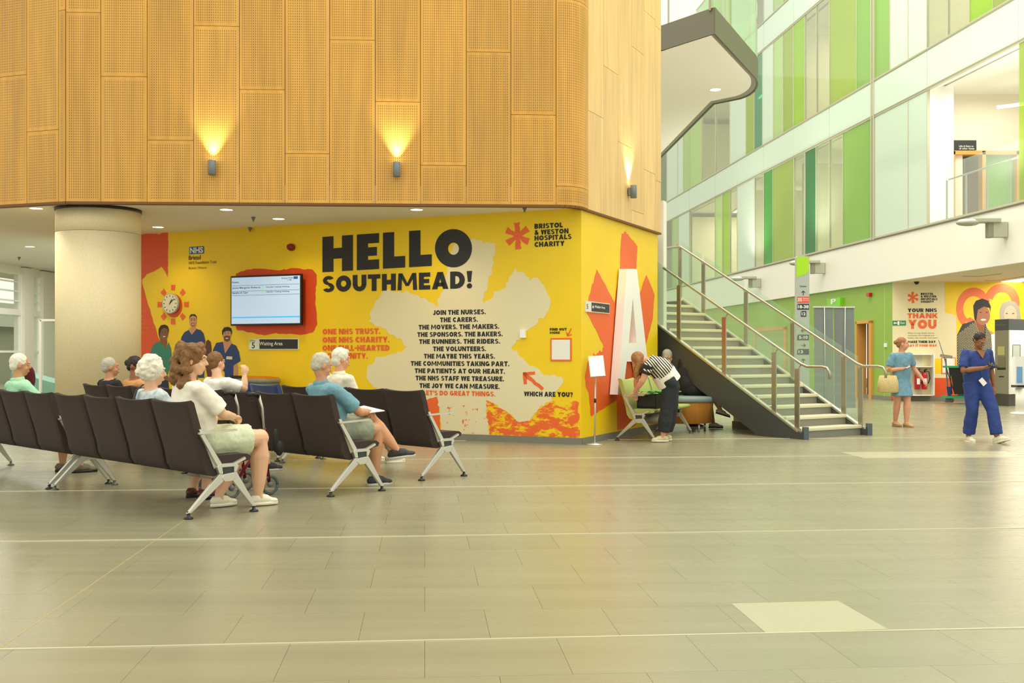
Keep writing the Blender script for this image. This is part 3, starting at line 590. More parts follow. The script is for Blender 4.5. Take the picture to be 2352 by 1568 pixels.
F2 = [(1460, 1500, 'F'), (1500, 1524, 'C'), (1524, 1545, 'C'), (1545, 1559, 'L'), (1559, 1584, 'F'), (1584, 1643, 'C'), (1643, 1660, 'L'), (1660, 1677, 'M'), (1677, 1694, 'C'), (1694, 1734, 'F'), (1734, 1755, 'C'), (1755, 1776, 'B'), (1776, 1824, 'O'), (1824, 1850, 'C'), (1850, 1875, 'D'), (1875, 1906, 'C'), (1906, 1937, 'C'), (1937, 2003, 'G'), (2010, 2087, 'F'), (2087, 2131, 'F'), (2341, 2430, 'O'), (2430, 2560, 'F')]
F3 = [(1460, 1500, 'G'), (1500, 1532, 'C'), (1532, 1557, 'F'), (1557, 1570, 'F'), (1570, 1584, 'L'), (1584, 1612, 'L'), (1612, 1644, 'C'), (1644, 1677, 'C'), (1677, 1714, 'F'), (1714, 1733, 'O'), (1733, 1752, 'T'), (1752, 1777, 'F'), (1777, 1799, 'L'), (1799, 1823, 'O'), (1823, 1849, 'M'), (1849, 1876, 'C'), (1876, 1906, 'C'), (1906, 1968, 'O'), (1968, 2003, 'G'), (2010, 2045, 'G'), (2045, 2087, 'F'), (2087, 2130, 'F'), (2130, 2178, 'C'), (2178, 2228, 'C'), (2228, 2282, 'M'), (2282, 2341, 'O'), (2341, 2430, 'F'), (2430, 2560, 'G')]
F4 = [(1600, 1680, 'L'), (1680, 1738, 'F'), (1738, 1755, 'C'), (1755, 1777, 'F'), (1777, 1800, 'L'), (1800, 1830, 'O'), (1830, 1880, 'F'), (1880, 1940, 'G'), (1940, 2003, 'C'), (2010, 2100, 'F')]
win_n = 10
for nm, rows_, z0, z1 in (('first', F2, Z2+.035, Z3), ('second', F3, Z4, Z5), ('third', F4, Z6, 17.1)):
    win_n += 1
    w = struct(fslab(fslab(MB(), rows_[0][0], 2341 if nm == 'second' else rows_[-1][1], z0, z0+.05, -.03, .03), rows_[0][0], rows_[-1][1], z1-.05, z1, -.03, .03).build('window_%d' % win_n, M_mull))
    for a, c, k in rows_:
        fslab(MB(), a+.5, c-.5, z0+.05, z1-.05, -.008, .008).build('pane', GL[k], w, label=GN[k])
        fslab(MB(), c-.5, c+.5, z0, z1, -.05, .02).build('mullion', M_mull, w)
    w2 = w
M_sp = GL['F']
for zi, (z0, z1) in enumerate(((Z3, Z4), (Z5, Z6))):
    s_ = struct(fslab(MB(), 1440, 2560, z0+.02, z1-.02, -.3, -.03).build('trim_%d' % (11+zi), M_white))
    sp = [1440, 1524, 1584, 1643, 1694, 1755, 1824, 1906, 2003, 2131, 2341, 2560]
    for a, c in zip(sp[:-1], sp[1:]): fslab(MB(), a+.4, c-.4, z0+.012, z1-.012, -.02, .02).build('spandrel_panel', glass_mat('spandrel_glass', srgb(212, 230, 210), .05, .08, body=srgb(212, 230, 212)), s_)
    for z in (z0, z1): fslab(MB(), 1440, 2560, z-.02, z+.02, -.03, .035).build('transom', mat('transom_grey', srgb(150, 146, 118), .4), s_)
mu = struct(fslab(fslab(MB(), 2003, 2005, Z2, 17, -.1, .05), 2008, 2010, Z2, 17, -.1, .05).build('trim_15', M_mull))
# rooms behind the glass: slabs, back wall, partitions, added fill lights
IW = mat('interior_cream', srgb(236, 226, 204), .7)
for z0, z1, i in ((Z1, Z2, 0), (Z3, Z4, 1), (Z5, Z6, 2), (17.1, 17.6, 3)): struct(fslab(MB(), 1440, 2900, z0+.06, z1-.02, -6.2, -.46 if i else -.5).build('floor_%d' % (i+2), M_white))
b = MB()
for z0, z1 in ((Z2, Z3), (Z4, Z5), (Z6, 17.1)):
    fslab(b, 1440, 2131 if z0 == Z2 else 2560, z0, z1, -4.3, -4.1)
struct(b.build('wall_corridor', IW))
random.seed(9)
for z0, z1 in ((Z2, Z3), (Z4, Z5)):
    for px in (1566, 1690, 1812, 1940, 2060) + ((2240, 2340) if z0 == Z4 else ()):
        c = FXY(px); q = [c+FN*-.5, c+FN*-4.1]
        if random.random() < .8: struct(MB().bar(q[0]+V(0, 0, z0+1.7), q[1]+V(0, 0, z0+1.7), .15, 3.4, up=(0, 0, 1)).build('wall_partition', IW))
MD = mat('corridor_dark_door', srgb(122, 100, 76), .6); MG2 = mat('corridor_green_panel', srgb(120, 160, 60), .6)
corr = [(1600, Z2, 2.2, MD), (1662, Z2, 2.3, MD), (1770, Z2, 2.4, MG2), (1840, Z2, 2.4, MG2), (1890, Z2, 2.2, MD), (1960, Z2, 2.6, MG2), (1600, Z4, 2.2, MD), (1665, Z4, 2.4, MD), (1740, Z4, 2.4, MG2), (1860, Z4, 2.8, MD), (1900, Z4, 2.6, MD), (2160, Z4, 2.6, MD)]
for px, z0, h, m in corr:
    a, c = FXY(px, -4.08), FXY(px+22, -4.08)
    q = [a, c, c+FN*.06, a+FN*.06]
    o = MB().hexa([p+V(0, 0, z0+.02) for p in q], [p+V(0, 0, z0+h) for p in q]).build('corridor_door', m)
    tag(o, '%s in the %s-floor corridor behind the %s glass' % ('dark brown door' if m == MD else 'green wall panel', 'first' if z0 == Z2 else 'second', {1600: 'far left', 1662: 'left lime', 1665: 'left frosted', 1770: 'bright green', 1840: 'grey clear', 1890: 'twin clear', 1960: 'wide green', 1740: 'teal', 1860: 'middle clear', 1900: 'clear panes beside olive', 2160: 'upper right clear'}[px]), 'door' if m == MD else 'panel', 'doors and panels along the corridors')
for px, z in ((1590, Z3), (1660, Z3), (1760, Z3), (1905, Z3), (1980, Z3), (1640, Z5), (1760, Z5), (1870, Z5), (1980, Z5), (2200, Z5)):  # glowing strips added to brighten the rooms behind the glass
    p = FXY(px, -2.2)+V(0, 0, z-.02)
    t = thing('corridor_fill', 'added linear fill light in the %s-floor corridor, %s' % ('first' if z == Z3 else 'second', {1590: 'leftmost', 1660: 'behind the lime pane', 1760: 'behind the bright green pane', 1905: 'behind the twin clear panes', 1980: 'beside the thick mullion', 1640: 'at the left end', 1870: 'behind the grey clear panes', 2200: 'rightmost upstairs'}[px] if not (px == 1760 and z == Z5) else 'added linear fill light upstairs behind the white panes'), 'light', p, group='added corridor fill lights')
    MB().bar(p+V(0, -.9, .02), p+V(0, .9, .02), .16, .05).build('housing', M_wht2, t); MB().bar(p+V(0, -.85, -.01), p+V(0, .85, -.01), .12, .012).build('diffuser', M_emitw, t)
    area_light('corridor_glow', p+V(0, 0, -.05), .3, 95, (1, .96, .88), (0, 0, 0), sy=1.8)
# open balcony on the first floor at right
yb = FY(2131); xb = ga-gk*yb
struct(MB().box((xb+.33, yb+.25, (Z2+Z3)/2+.03), (.66, .5, Z3-Z2+.06)).build('wall_reveal', M_wht2))
zb = 28.6; rw = struct(MB().box((11.52, zb+.1, (Z2+Z3)/2+.04), (.64, .2, Z3-Z2+.1)).box((12.92, zb+.1, 7.38), (2.16, .2, 1.54)).box((15.6, zb+.1, (Z2+Z3)/2+.04), (3.2, .2, Z3-Z2+.1)).build('wall_balcony', IW))
MO = mat('door_oak', srgb(216, 158, 78), .5)
dr = struct(MB().box((11.55, zb, 5.55), (.09, .26, 2.1)).box((12.35, zb, 5.55), (.09, .26, 2.1)).box((13.25, zb, 5.55), (.09, .26, 2.1)).box((12.4, zb, 6.56), (1.8, .26, .1)).build('door_1', MO))
MB().box((12.8, zb+.05, 5.55), (.8, .03, 2.05)).build('door_pane', GL['G'], dr)
MB().box((12.15, zb+.7, 5.5), (.06, 1.2, 2.0), Matrix.Rotation(.7, 3, 'Z')).build('door_leaf', mat('door_brown', srgb(150, 112, 66), .5), dr)
struct(MB().box((13, zb+3.5, 6.3), (5, .1, 3.6)).build('wall_green_room', mat('green_room', srgb(150, 190, 20), .6)))
BW = Wall(V(11.0, zb-.02, 0), V(14, zb-.02, 0))
sg = thing('gates_sign', 'dark overhead sign above the balcony doorway', 'sign', (11.85, zb-.03, 6.75))
MB().box((11.85, zb-.04, 6.765), (.66, .03, .26)).build('board', mat('sign_black', srgb(40, 42, 42), .5), sg)
vs_w = Wall(V(11.0, zb-.06, 0), V(14, zb-.06, 0))
text(vs_w, 'Lifts & Stairs to', 2203, 2236, 337.5, 333.5, M_white, .001, .01, parent=sg); text(vs_w, 'all other Gates', 2203, 2238, 343, 339, M_white, .001, .01, parent=sg)
area_light('balcony_glow', (12.2, 26.5, Z3-.1), 1.2, 60, (1, .96, .88), sy=2)
t = thing('balcony_light', 'bright linear ceiling light above the open balcony at upper right', 'light', (13.3, 27.2, Z3-.1))
MB().bar((12.3, 27.6, 7.55), (13.6, 26.6, 7.55), .1, .05).build('housing', M_wht2, t); MB().bar((12.3, 27.6, 7.52), (13.6, 26.6, 7.52), .08, .02).build('diffuser', M_emitw, t)
ba = thing('balcony_balustrade', 'glass balustrade with slim metal posts along the open balcony', 'balustrade', FXY(2235)+V(0, 0, Z2))
pp = [2162, 2206, 2254, 2306, 2339]
for a, c in zip(pp[:-1], pp[1:]): fslab(MB(), a, c, Z2+.06, Z2+1.45, -.12, -.10).build('glass_panel', glass_mat('baluster_glass', (.90, .96, .91, 1), .9), ba)
for px in pp[:-1]: fslab(MB(), px-.9, px+.9, Z2+.03, Z2+1.08, -.16, -.13).build('post', M_steel, ba)
MB().tube([FXY(2162, -.2)+V(0, 0, Z2+1.1), FXY(2341, -.2)+V(0, 0, Z2+1.1)], .022, 8).build('handrail', M_steel, ba)
# twin-arm uplights on the white band
for px, y, lb in ((2310, 528, 'grey wall uplight nearest the camera, at the right edge'), (1893, 616, 'grey wall uplight beside the tall direction post'), (1746, 650, 'grey wall uplight farthest away, seen over the stair rail')):
    Y = FY(px); p = FXY(px); z = HC+(HZ-y)/FP*Y; r = p+V(0, 0, z)
    t = thing('wall_uplight', lb, 'light', r, group='uplights on the white band')
    MB().box(r+FN*.16, (.32, .2, .34)).build('bracket_box', M_lampg, t, bevel=.01)
    MB().box(r+FN*.38, (.12, .16, .36)).build('bracket_arm', mat('lamp_arm_grey', srgb(140, 138, 118), .5), t, bevel=.01)  # arm in a darker grey than the lamp body
    MB().box(r+FN*.5+V(0, 0, .2), (.66, .26, .1)).build('arm', M_lampg, t, bevel=.02)
    MB().ell(r+FN*.88+V(0, 0, .15), (.26, .17, .075), n=20).build('lamp_head', M_lampg, t)
    MB().ell(r+FN*.88+V(0, 0, .20), (.2, .13, .03), n=20).build('lens', M_emitw, t)
    spot_light('uplight', r+FN*.75+V(0, 0, .32), 600, (1, .95, .85), 150, (math.radians(180), math.radians(-25), 0), .9, .1)
# ------------------------------------------------------------------ ground level under the glazed wall
M_grn = mat('paint_green', srgb(146, 182, 66), .5, nz=.03, nscale=2)
gw = struct(fslab(fslab(MB(), 1470, 1962, 0, Z1+.05, -.35, -.12), 1996, 2040, 0, Z1+.05, -.35, -.12).build('wall_green', M_grn))
fslab(MB(), 1962, 1996, 2.2, Z1+.05, -.35, -.12).build('lintel', M_grn, gw)
fslab(MB(), 2022, 2022.6, .1, Z1, -.12, -.115).build('panel_joint', mat('pale_joint', srgb(200, 220, 140), .5), gw)
d2 = struct(fslab(fslab(fslab(MB(), 1990, 1996, 0, 2.25, -.36, -.06), 1960, 1963, 0, 2.25, -.36, -.06), 1960, 1996, 2.18, 2.27, -.36, -.06).build('door_2', MO))
fslab(MB(), 1963, 1990, .01, 2.18, -.42, -.38).build('door_leaf', mat('door_walnut', srgb(112, 92, 66), .5), d2)
d3 = struct(fslab(fslab(fslab(MB(), 1794, 1800, 0, 2.25, -.3, -.08), 1725, 1730, 0, 2.25, -.3, -.08), 1725, 1800, 2.15, 2.27, -.3, -.08).build('door_3', MO))
fslab(MB(), 1730, 1794, .01, 2.15, -.2, -.1).build('door_leaf', GL['O'], d3)
struct(fslab(MB(), 1470, 2040, 0, .12, -.12, -.09).build('baseboard_green', M_skirt))
A2 = FXY(2040)+V(.12, 0, 0); TWc = A2; MU = Wall(V(A2.x, A2.y, 0), V(16.5, A2.y-.7, 0))
MU.obj = wall_slab('wall_mural', MU, 6.2, 0, 3.3, M_crm, .2)
b = MB(); p = [MU.P(0, 0, .02), MU.P(6.2, 0, .02), MU.P(6.2, 0, 0), MU.P(0, 0, 0)]; b.hexa(p, [q+V(0, 0, .13) for q in p]); struct(b.build('baseboard_mural', M_skirt))
b = MB(); c0 = FXY(2040); c1 = FXY(2700); b.prism([(c0.x-.02, c0.y+.6), (c1.x, c1.y), (17.5, c1.y), (17.5, c0.y+.6)], lambda u, v, t: V(u, v, Z1-.012+.1*t)); struct(b.build('ceiling_right', mat('ceiling_cream', srgb(232, 222, 196), .7)))
for (x0, y0, x1, y1) in ((2210, 633, 2250, 633.5), (2250, 633.5, 2300, 627), (2262, 643, 2296, 642), (2296, 642, 2352, 633)):
    q = [V((x-CX)/FP*(1.97*FP/(HZ-y)), 1.97*FP/(HZ-y), Z1-.016) for x, y in ((x0, y0), (x1, y1))]
    MB().bar(q[0], q[1], .02, .006).build('ceiling_joint', M_skirt, bpy.data.objects['ceiling_right'])
Yl = 1.97*FP/(HZ-642); p = V((2346-CX)/FP*Yl, Yl, Z1)
t = thing('downlight', 'bright square ceiling light over the entrance mural, right edge', 'light', p); MB().box(p+V(0, 0, -.01), (.5, 1.2, .02)).build('diffuser', M_emitw, t)
area_light('entrance_glow', (13.2, 27, 3.2), 2, 130, (1, .95, .84), sy=2)
cpm = lambda L: crop(7.084, 2020, 600, L); cpn = lambda L: crop(7.084, 2020, 760, L)
decal(MU, cpm([(1058, 345), (2700, 345), (2700, 1700), (1262, 1700), (1250, 880), (1150, 850), (1070, 832)]), M_yel, .003, label='yellow painted area')
decal(MU, [(2046, 908), (2140, 908), (2140, 868), (2240, 868), (2400, 868), (2400, 916), (2046, 916)], M_dko, .004, rag=.01, label='orange painted base')
decal(MU, [(2139, 823), (2205, 823), (2205, 857), (2139, 857)], M_yel, .0045, rag=.01, label='yellow square')
asterisk(MU, 2097, 683, 13, off=.004)
for s, c, y in (('BRISTOL', 2144, 677), ('& WESTON', 2150, 683), ('HOSPITALS', 2153, 689), ('CHARITY', 2145, 695)): block(MU, s, 2115, c, y, y-4.8, M_blk, bold=.03)
block(MU, 'YOUR NHS', 2085, 2152, 716.5, 708, M_blk, bold=.04); block(MU, 'THANK', 2084, 2154, 730.5, 719, M_ora, bold=.05); block(MU, 'YOU', 2086, 2151, 755, 734, M_ora, bold=.06)
M_gt = mat('print_grey', srgb(130, 124, 96), .6)
for s, c, y in (('Want to say thank you to', 2146, 767), ('someone who helped you', 2146, 772.5), ('today, last month, last year?', 2154, 778)): text(MU, s, 2085, c, y, y-4, M_gt, bold=.005)
block(MU, 'MAKE THEIR DAY.', 2085, 2151, 787.5, 782, M_blk, bold=.04); block(MU, 'SAY IT YOUR WAY.', 2085, 2154, 796, 790.5, M_ora, bold=.04)
def arcband(cx, cy, r, w, a0, a1, kx=1, ky=1, n=18):
    o1 = [(cx+kx*(r+w/2)*math.cos(math.radians(a0+(a1-a0)*k/n)), cy-ky*(r+w/2)*math.sin(math.radians(a0+(a1-a0)*k/n))) for k in range(n+1)]
    o2 = [(cx+kx*(r-w/2)*math.cos(math.radians(a0+(a1-a0)*k/n)), cy-ky*(r-w/2)*math.sin(math.radians(a0+(a1-a0)*k/n))) for k in range(n+1)]
    return o1+o2[::-1]
M_hrt = mat('paint_heart', srgb(240, 118, 62), .5)
decal(MU, arcband(2236, 709, 39, 20, 20, 235, .82), M_hrt, .0045, rag=.01, label='orange heart stroke'); decal(MU, arcband(2301, 694, 33, 20, 165, -60, .95), M_hrt, .005, rag=.01, label='orange heart stroke')
decal(MU, [(2215, 735), (2228, 728), (2290, 770), (2284, 785)], M_hrt, .0046)
decal(MU, cpm([(1262, 1200), (1300, 1120), (1350, 1020), (1420, 1000), (1540, 960), (1640, 1210), (1720, 1000), (1760, 1100), (1815, 1180), (1840, 1560), (1700, 2300), (1275, 2300), (1262, 1700)]), None or brush_mat('print_polka', srgb(52, 58, 62), srgb(52, 58, 62)), .0055, name='printed_figure')
b = MB()
for i in range(24):
    for j in range(34):
        x = 1275+i*24+(12 if j % 2 else 0); y = 1010+j*21
        if x > 1830-(0 if y > 1180 else (1180-y)*.5) or y < 1190-(x-1262)*.75 or (x > 1540 and y < 960+(x-1540)*2.2 and x < 1660) or (1655 <= x < 1730 and y < 1200): continue
        u, z = MU.uv(2020+x/7.084, 600+y/7.084); b.add([MU.P(u+.011*math.cos(t), z+.011*math.sin(t), .0075) for t in [k*math.pi/3 for k in range(6)]], [tuple(range(6))])
o = b.build('printed_dots', M_crm, MU.obj); o['kind'] = 'stuff'
decal(MU, cpm([(1560, 960), (1600, 940), (1720, 960), (1700, 1190), (1625, 1200)]), M_skinD, .0065, name='printed_figure'); decal(MU, cpm(ringpoly(1680, 880, 118, 155)), mat('print_skin_mid', srgb(168, 110, 78), .6), .007, name='printed_face')
decal(MU, cpm([(1530, 800), (1525, 720), (1570, 640), (1670, 605), (1770, 640), (1812, 740), (1800, 830), (1790, 760), (1700, 735), (1600, 790), (1570, 980), (1545, 940)]), mat('print_headscarf', srgb(40, 38, 36), .6), .0075, name='printed_headscarf')
decal(MU, cpm(ringpoly(1690, 950, 45, 16, 16)), M_lip, .008, name='printed_smile')
for x in (1645, 1745): decal(MU, cpm(ringpoly(x, 830, 16, 8, 12)), M_hair, .008, name='printed_eye')
decal(MU, cpm([(1955, 920), (1950, 800), (1990, 690), (2100, 635), (2210, 660), (2280, 760), (2300, 930), (2270, 1300), (1960, 1300)]), mat('print_silver_hair', srgb(168, 160, 144), .6), .0055, name='printed_hair')
decal(MU, cpm(ringpoly(2130, 870, 105, 150)), mat('print_skin_pink', srgb(224, 180, 150), .6), .006, name='printed_face')
for x in (2070, 2175): decal(MU, cpm(ringpoly(x, 848, 18, 8, 12)), M_hair, .0065, name='printed_eye')
decal(MU, cpm([(1800, 1200), (1870, 1170), (2300, 1150), (2300, 1700), (1780, 1700)]), M_wht2, .005, name='printed_figure')
nic = [(2092, 812), (2139, 812), (2139, 907), (2092, 907)]
q = [MU.uv(*p) for p in nic]; b = MB()
n0 = thing('extinguisher_cabinet', 'white recessed wall cabinet with clear door holding extinguishers', 'cabinet', MU.P(q[0][0]+.28, q[2][1], 0))
u0, u1, z0, z1 = q[0][0]-.3, q[1][0], q[2][1], q[0][1]
MB().box(MU.P((u0+u1)/2, (z0+z1)/2, .01), (u1-u0, .02, z1-z0)).build('back_panel', mat('niche_cream', srgb(214, 208, 182), .5), n0)
for a in (u0, u1): MB().box(MU.P(a, (z0+z1)/2, .12), (.03, .24, z1-z0)).build('side_panel', M_white, n0)
for z in (z0, z1-.02, z0+.78): MB().box(MU.P((u0+u1)/2, z, .12), (u1-u0, .24, .025)).build('shelf', M_white, n0)
M_red = mat('extinguisher_red', srgb(190, 24, 34), .3)
for k, (px, w) in enumerate(((2104, .075), (2120, .072))):
    u, z = MU.uv(px, 896); p = MU.P(u, 0, .14)+V(0, 0, z0+.16)
    t = thing('fire_extinguisher', ['red fire extinguisher in the wall cabinet, left one', 'red fire extinguisher in the wall cabinet, right one with black hose'][k], 'extinguisher', p, group='extinguishers in the cabinet')
    MB().lathe(p, [(w*.9, 0), (w, .02), (w, .38), (w*.7, .44), (.03, .47)], 20).build('cylinder', M_red, t)
    MB().tube([p+V(0, 0, .46), p+V(0, 0, .52), p+V(.06, -.03, .55)], .02, 8).build('valve', M_blackt, t)
    MB().tube([p+V(0, 0, .5), p+V(w+.05, -.02, .48), p+V(w+.07, -.03, .3), p+V(w+.02, -.04, .16)], .013, 8).build('hose', M_blackt, t)
    MB().box(p+V(0, -w-.001, .22), (.08, .01, .16)).build('data_plate', M_white, t)
# plain stand-in where the code plate hangs, exit sign, alarm, camera, P sign
def wall_thing(name, label, cat, w, px0, px1, y0, y1, m, th=.02, part='board', bev=.004, off=0, **k):
    u0, z0 = w.uv(px0, y1); u1, z1 = w.uv(px1, y0); 
    if px0 == px1: u1 = u0+.1
    t = thing(name, label, cat, w.P((u0+u1)/2, z0, off), **k)
    M = Matrix(((w.d.x, w.n.x, 0), (w.d.y, w.n.y, 0), (0, 0, 1)))
    MB().box(w.P((u0+u1)/2, (z0+z1)/2, off+th/2), (u1-u0, th, z1-z0), M).build(part, m, t, bevel=bev)
    return t, (u0, u1, z0, z1)
GWl = Wall(FXY(1680, -.12), FXY(2040, -.12)); GWl.obj = gw
t, q = wall_thing('exit_sign', 'green and white running-man exit sign on cream wall', 'sign', MU, 2050, 2080.5, 736, 747, mat('sign_green', srgb(30, 130, 84), .4), .02)
text(MU, 'Exit', 2068, 2078, 744, 738.5, M_white, .022, .01, parent=t)
decal(MU, [(2051.5, 741.5), (2055, 738.5), (2055, 740.5), (2060, 740.5), (2060, 742.8), (2055, 742.8), (2055, 745)], M_white, .022, name='arrow_symbol', parent=t); decal(MU, [(2061, 737.5), (2065.5, 737.5), (2065.5, 746), (2061, 746)], M_white, .022, name='door_symbol', parent=t)
t, q = wall_thing('code_plate', 'blank white plate with orange border on the entrance mural', 'plate', MU, 2162, 2195, 820.5, 858, M_ora, .012); decal(MU, [(2164, 822.5), (2193, 822.5), (2193, 856), (2164, 856)], M_white, .0135, name='plate_face', parent=t)
t, q = wall_thing('parking_sign', 'bright green hanging sign with white letter P', 'sign', GWl, 1908, 1938, 683, 706, mat('sign_lime', srgb(120, 205, 30), .4), .12); text(GWl, 'P', 1917, 1929, 699, 687, M_white, .125, .03, parent=t)
t, q = wall_thing('fire_sounder', 'small red fire sounder on the green wall', 'alarm', GWl, 1997, 2003.5, 672, 681, M_red, .1, part='body')
for px, lb in ((2033, 'white call plate on the green wall beside the mural'), (1872, 'white call plate on the green wall beside the direction post')): wall_thing('wall_plate', lb, 'switch', GWl, px, px+5, 788, 797, M_wht2, .04, part='body')
u, z = MU.uv(2098, 648); p = MU.P(u, Z1, .35); t = thing('dome_camera', 'small dark dome camera on the ceiling above the mural', 'camera', p); MB().lathe(p, [(.07, 0), (.07, -.03), (.05, -.07), (.02, -.09)], 16).build('dome', M_blackt, t)
# far end of the atrium and wall under the stairs
struct(MB().box((2, 64, 9), (26, .3, 18)).build('wall_end', M_white))
# ------------------------------------------------------------------ lift-lobby canopy with glass balustrade
hs, hf = 8.05, 8.6
def hp(px, py, z): Y = (z-HC)*FP/(HZ-py); return V((px-CX)/FP*Y, Y, z)
A, B_, D, E = hp(1516, 118, hs), hp(1641, 78, hs), hp(1640, 240, hs), hp(1516, 365, hs)
c_a, c_b = hp(1728, 172, hs), hp(1737, 208, hs); crv = []
for i in range(11):
    t = i/10; c1, c2 = hp(1744, 196, hs), D; crv.append(c_a*(1-t)**3+hp(1748, 188, hs)*3*t*(1-t)**2+hp(1745, 215, hs)*3*t*t*(1-t)+hp(1700, 228, hs)*t**3)
far = [D, E, E+(E-D)*.3]; near = A+(A-B_)*.8
edge = [near, B_]+crv+[D, far[2]]
poly = [(p.x, p.y) for p in edge]
can = struct(MB().prism(poly, lambda u, v, t: V(u, v, hs+.02+t*.5)).build('ceiling_canopy', mat('fascia_grey', srgb(128, 124, 104), .5)))
cen = V(3.2, 24, 0)
def inset(k, z): return [(cen.x+(p.x-cen.x)*k, cen.y+(p.y-cen.y)*k) for p in edge]
MB().prism(inset(.93, 0), lambda u, v, t: V(u, v, hs+.0+t*.019)).build('soffit_board', M_ceil, can)
b = MB()
for p, q_ in zip(edge[:-1], edge[1:]):
    n = out(p, q_)*.02; b.hexa([p+n, q_+n, q_-n, p-n], [v+V(0, 0, .56) for v in (p+n, q_+n, q_-n, p-n)])
b.build('fascia_band', mat('fascia_dark', srgb(100, 98, 80), .55), can)
area_light('canopy_fill', (3.6, 26, hs-.1), .3, 20, (1, .95, .85))  # fill light added below the canopy, not one of its lamps
p = hp(1643, 206, hs); t = thing('downlight', 'recessed downlight in the soffit of the upper walkway', 'light', p); MB().lathe(p, [(.13, -.004), (.13, 0)], 24).build('lamp', M_emitw, t)
MB().lathe(p, [(.13, -.003), (.16, -.003), (.16, .0)], 24).build('rim', M_wht2, t)
cb = thing('walkway_balustrade', 'glass balustrade with bronze posts around the upper walkway', 'balustrade', B_+V(0, 0, .55))
for p, q_ in zip(edge[:-1], edge[1:]):
    L_ = (q_-p).length; k = max(1, round(L_/1.5)); nn = out(p, q_)
    for i in range(k):
        a, c = p.lerp(q_, i/k), p.lerp(q_, (i+1)/k); d = (c-a).normalized()*.01
        MB().hexa([a+d, c-d, c-d-nn*.015, a+d-nn*.015], [v+V(0, 0, 2.0) for v in (a+d, c-d, c-d-nn*.015, a+d-nn*.015)]).build('glass_panel', glass_mat('balustrade_green_glass', (.90, .96, .90, 1), .90), cb)
        if L_ > 1: MB().bar(a-nn*.1+V(0, 0, .5), a-nn*.1+V(0, 0, 1.65), .03, .09).build('post', mat('bronze_post', srgb(150, 132, 98), .4, metal=.5), cb)
for o in cb.children: pass
# ------------------------------------------------------------------ staircase
SU, SR = V(.823, .568, 0).normalized(), V(-.568, .823, 0).normalized()
SO = V(4.34, 16.58, 0); SW_, RI, TR, NS = 1.57, .158, .292, 14
def sp_(s, w, z=0): return SO+SR*s+SU*w+V(0, 0, z)
st = thing('staircase', 'grey stone staircase with glass sides and steel handrails', 'staircase', SO)
def slope(s): return RI+RI/TR*s
for i in range(NS):
    s0, s1 = i*TR, (i+1)*TR; z = RI*(i+1)
    q = [sp_(s0-.025, .06), sp_(s0-.025, SW_-.06), sp_(s1, SW_-.06), sp_(s1, .06)]
    MB().hexa([p+V(0, 0, z-.045) for p in q], [p+V(0, 0, z) for p in q]).build('tread', M_tread, st)
    q = [sp_(s0, .06), sp_(s0, SW_-.06), sp_(s0+.03, SW_-.06), sp_(s0+.03, .06)]
    MB().hexa([p+V(0, 0, z-RI) for p in q], [p+V(0, 0, z-.045) for p in q]).build('riser', M_riser, st)
    q = [sp_(s0-.026, .06), sp_(s0-.026, SW_-.06), sp_(s0+.03, SW_-.06), sp_(s0+.03, .06)]
    MB().hexa([p+V(0, 0, z-.02) for p in q], [p+V(0, 0, z+.003) for p in q]).build('nosing', mat('nosing_pale', srgb(236, 230, 196), .5), st)
ZL = RI*NS; LE = TR*NS
q = [sp_(LE, -.0), sp_(LE, SW_), sp_(LE+2.4, SW_), sp_(LE+2.4, 0)]
MB().hexa([p+V(0, 0, ZL-.3) for p in q], [p+V(0, 0, ZL) for p in q]).build('landing', M_tread, st)
for w0, nm in ((0, 'stringer'), (SW_-.06, 'stringer')):
    k = RI/TR*.985; prof = [(-.14, 0), (.78, 0), (LE+.6, k*(LE+.6)-.42), (LE+.6, ZL+.10), (LE, ZL+.10), (-.02, .10), (-.14, .10)]
    b = MB(); b.prism(prof, lambda u, v, t: sp_(u, w0+.06*t, v)); b.build(nm, M_dgrey, st)
    b = MB(); b.bar(sp_(-.02, w0+.03, .115), sp_(LE, w0+.03, ZL+.115), .075, .03); b.build('stringer_cap', M_alu, st)
MB().bar(sp_(-.14, 0, .08), sp_(-.14, .06, .08), .01, .16).bar(sp_(-.14, .03, .0), sp_(-.14, .03, .19), .075, .10).build('newel_foot', mat('newel_blue_grey', srgb(88, 100, 106), .4, metal=.4), st)
MB().bar(sp_(-.14, SW_-.03, .0), sp_(-.14, SW_-.03, .19), .075, .10).build('newel_foot', mat('newel_blue_grey', srgb(88, 100, 106), .4, metal=.4), st)
BG = glass_mat('balustrade_glass', (.90, .97, .91, 1), .92, .04)
def base_z(s): return .13+ZL/LE*max(s, 0)
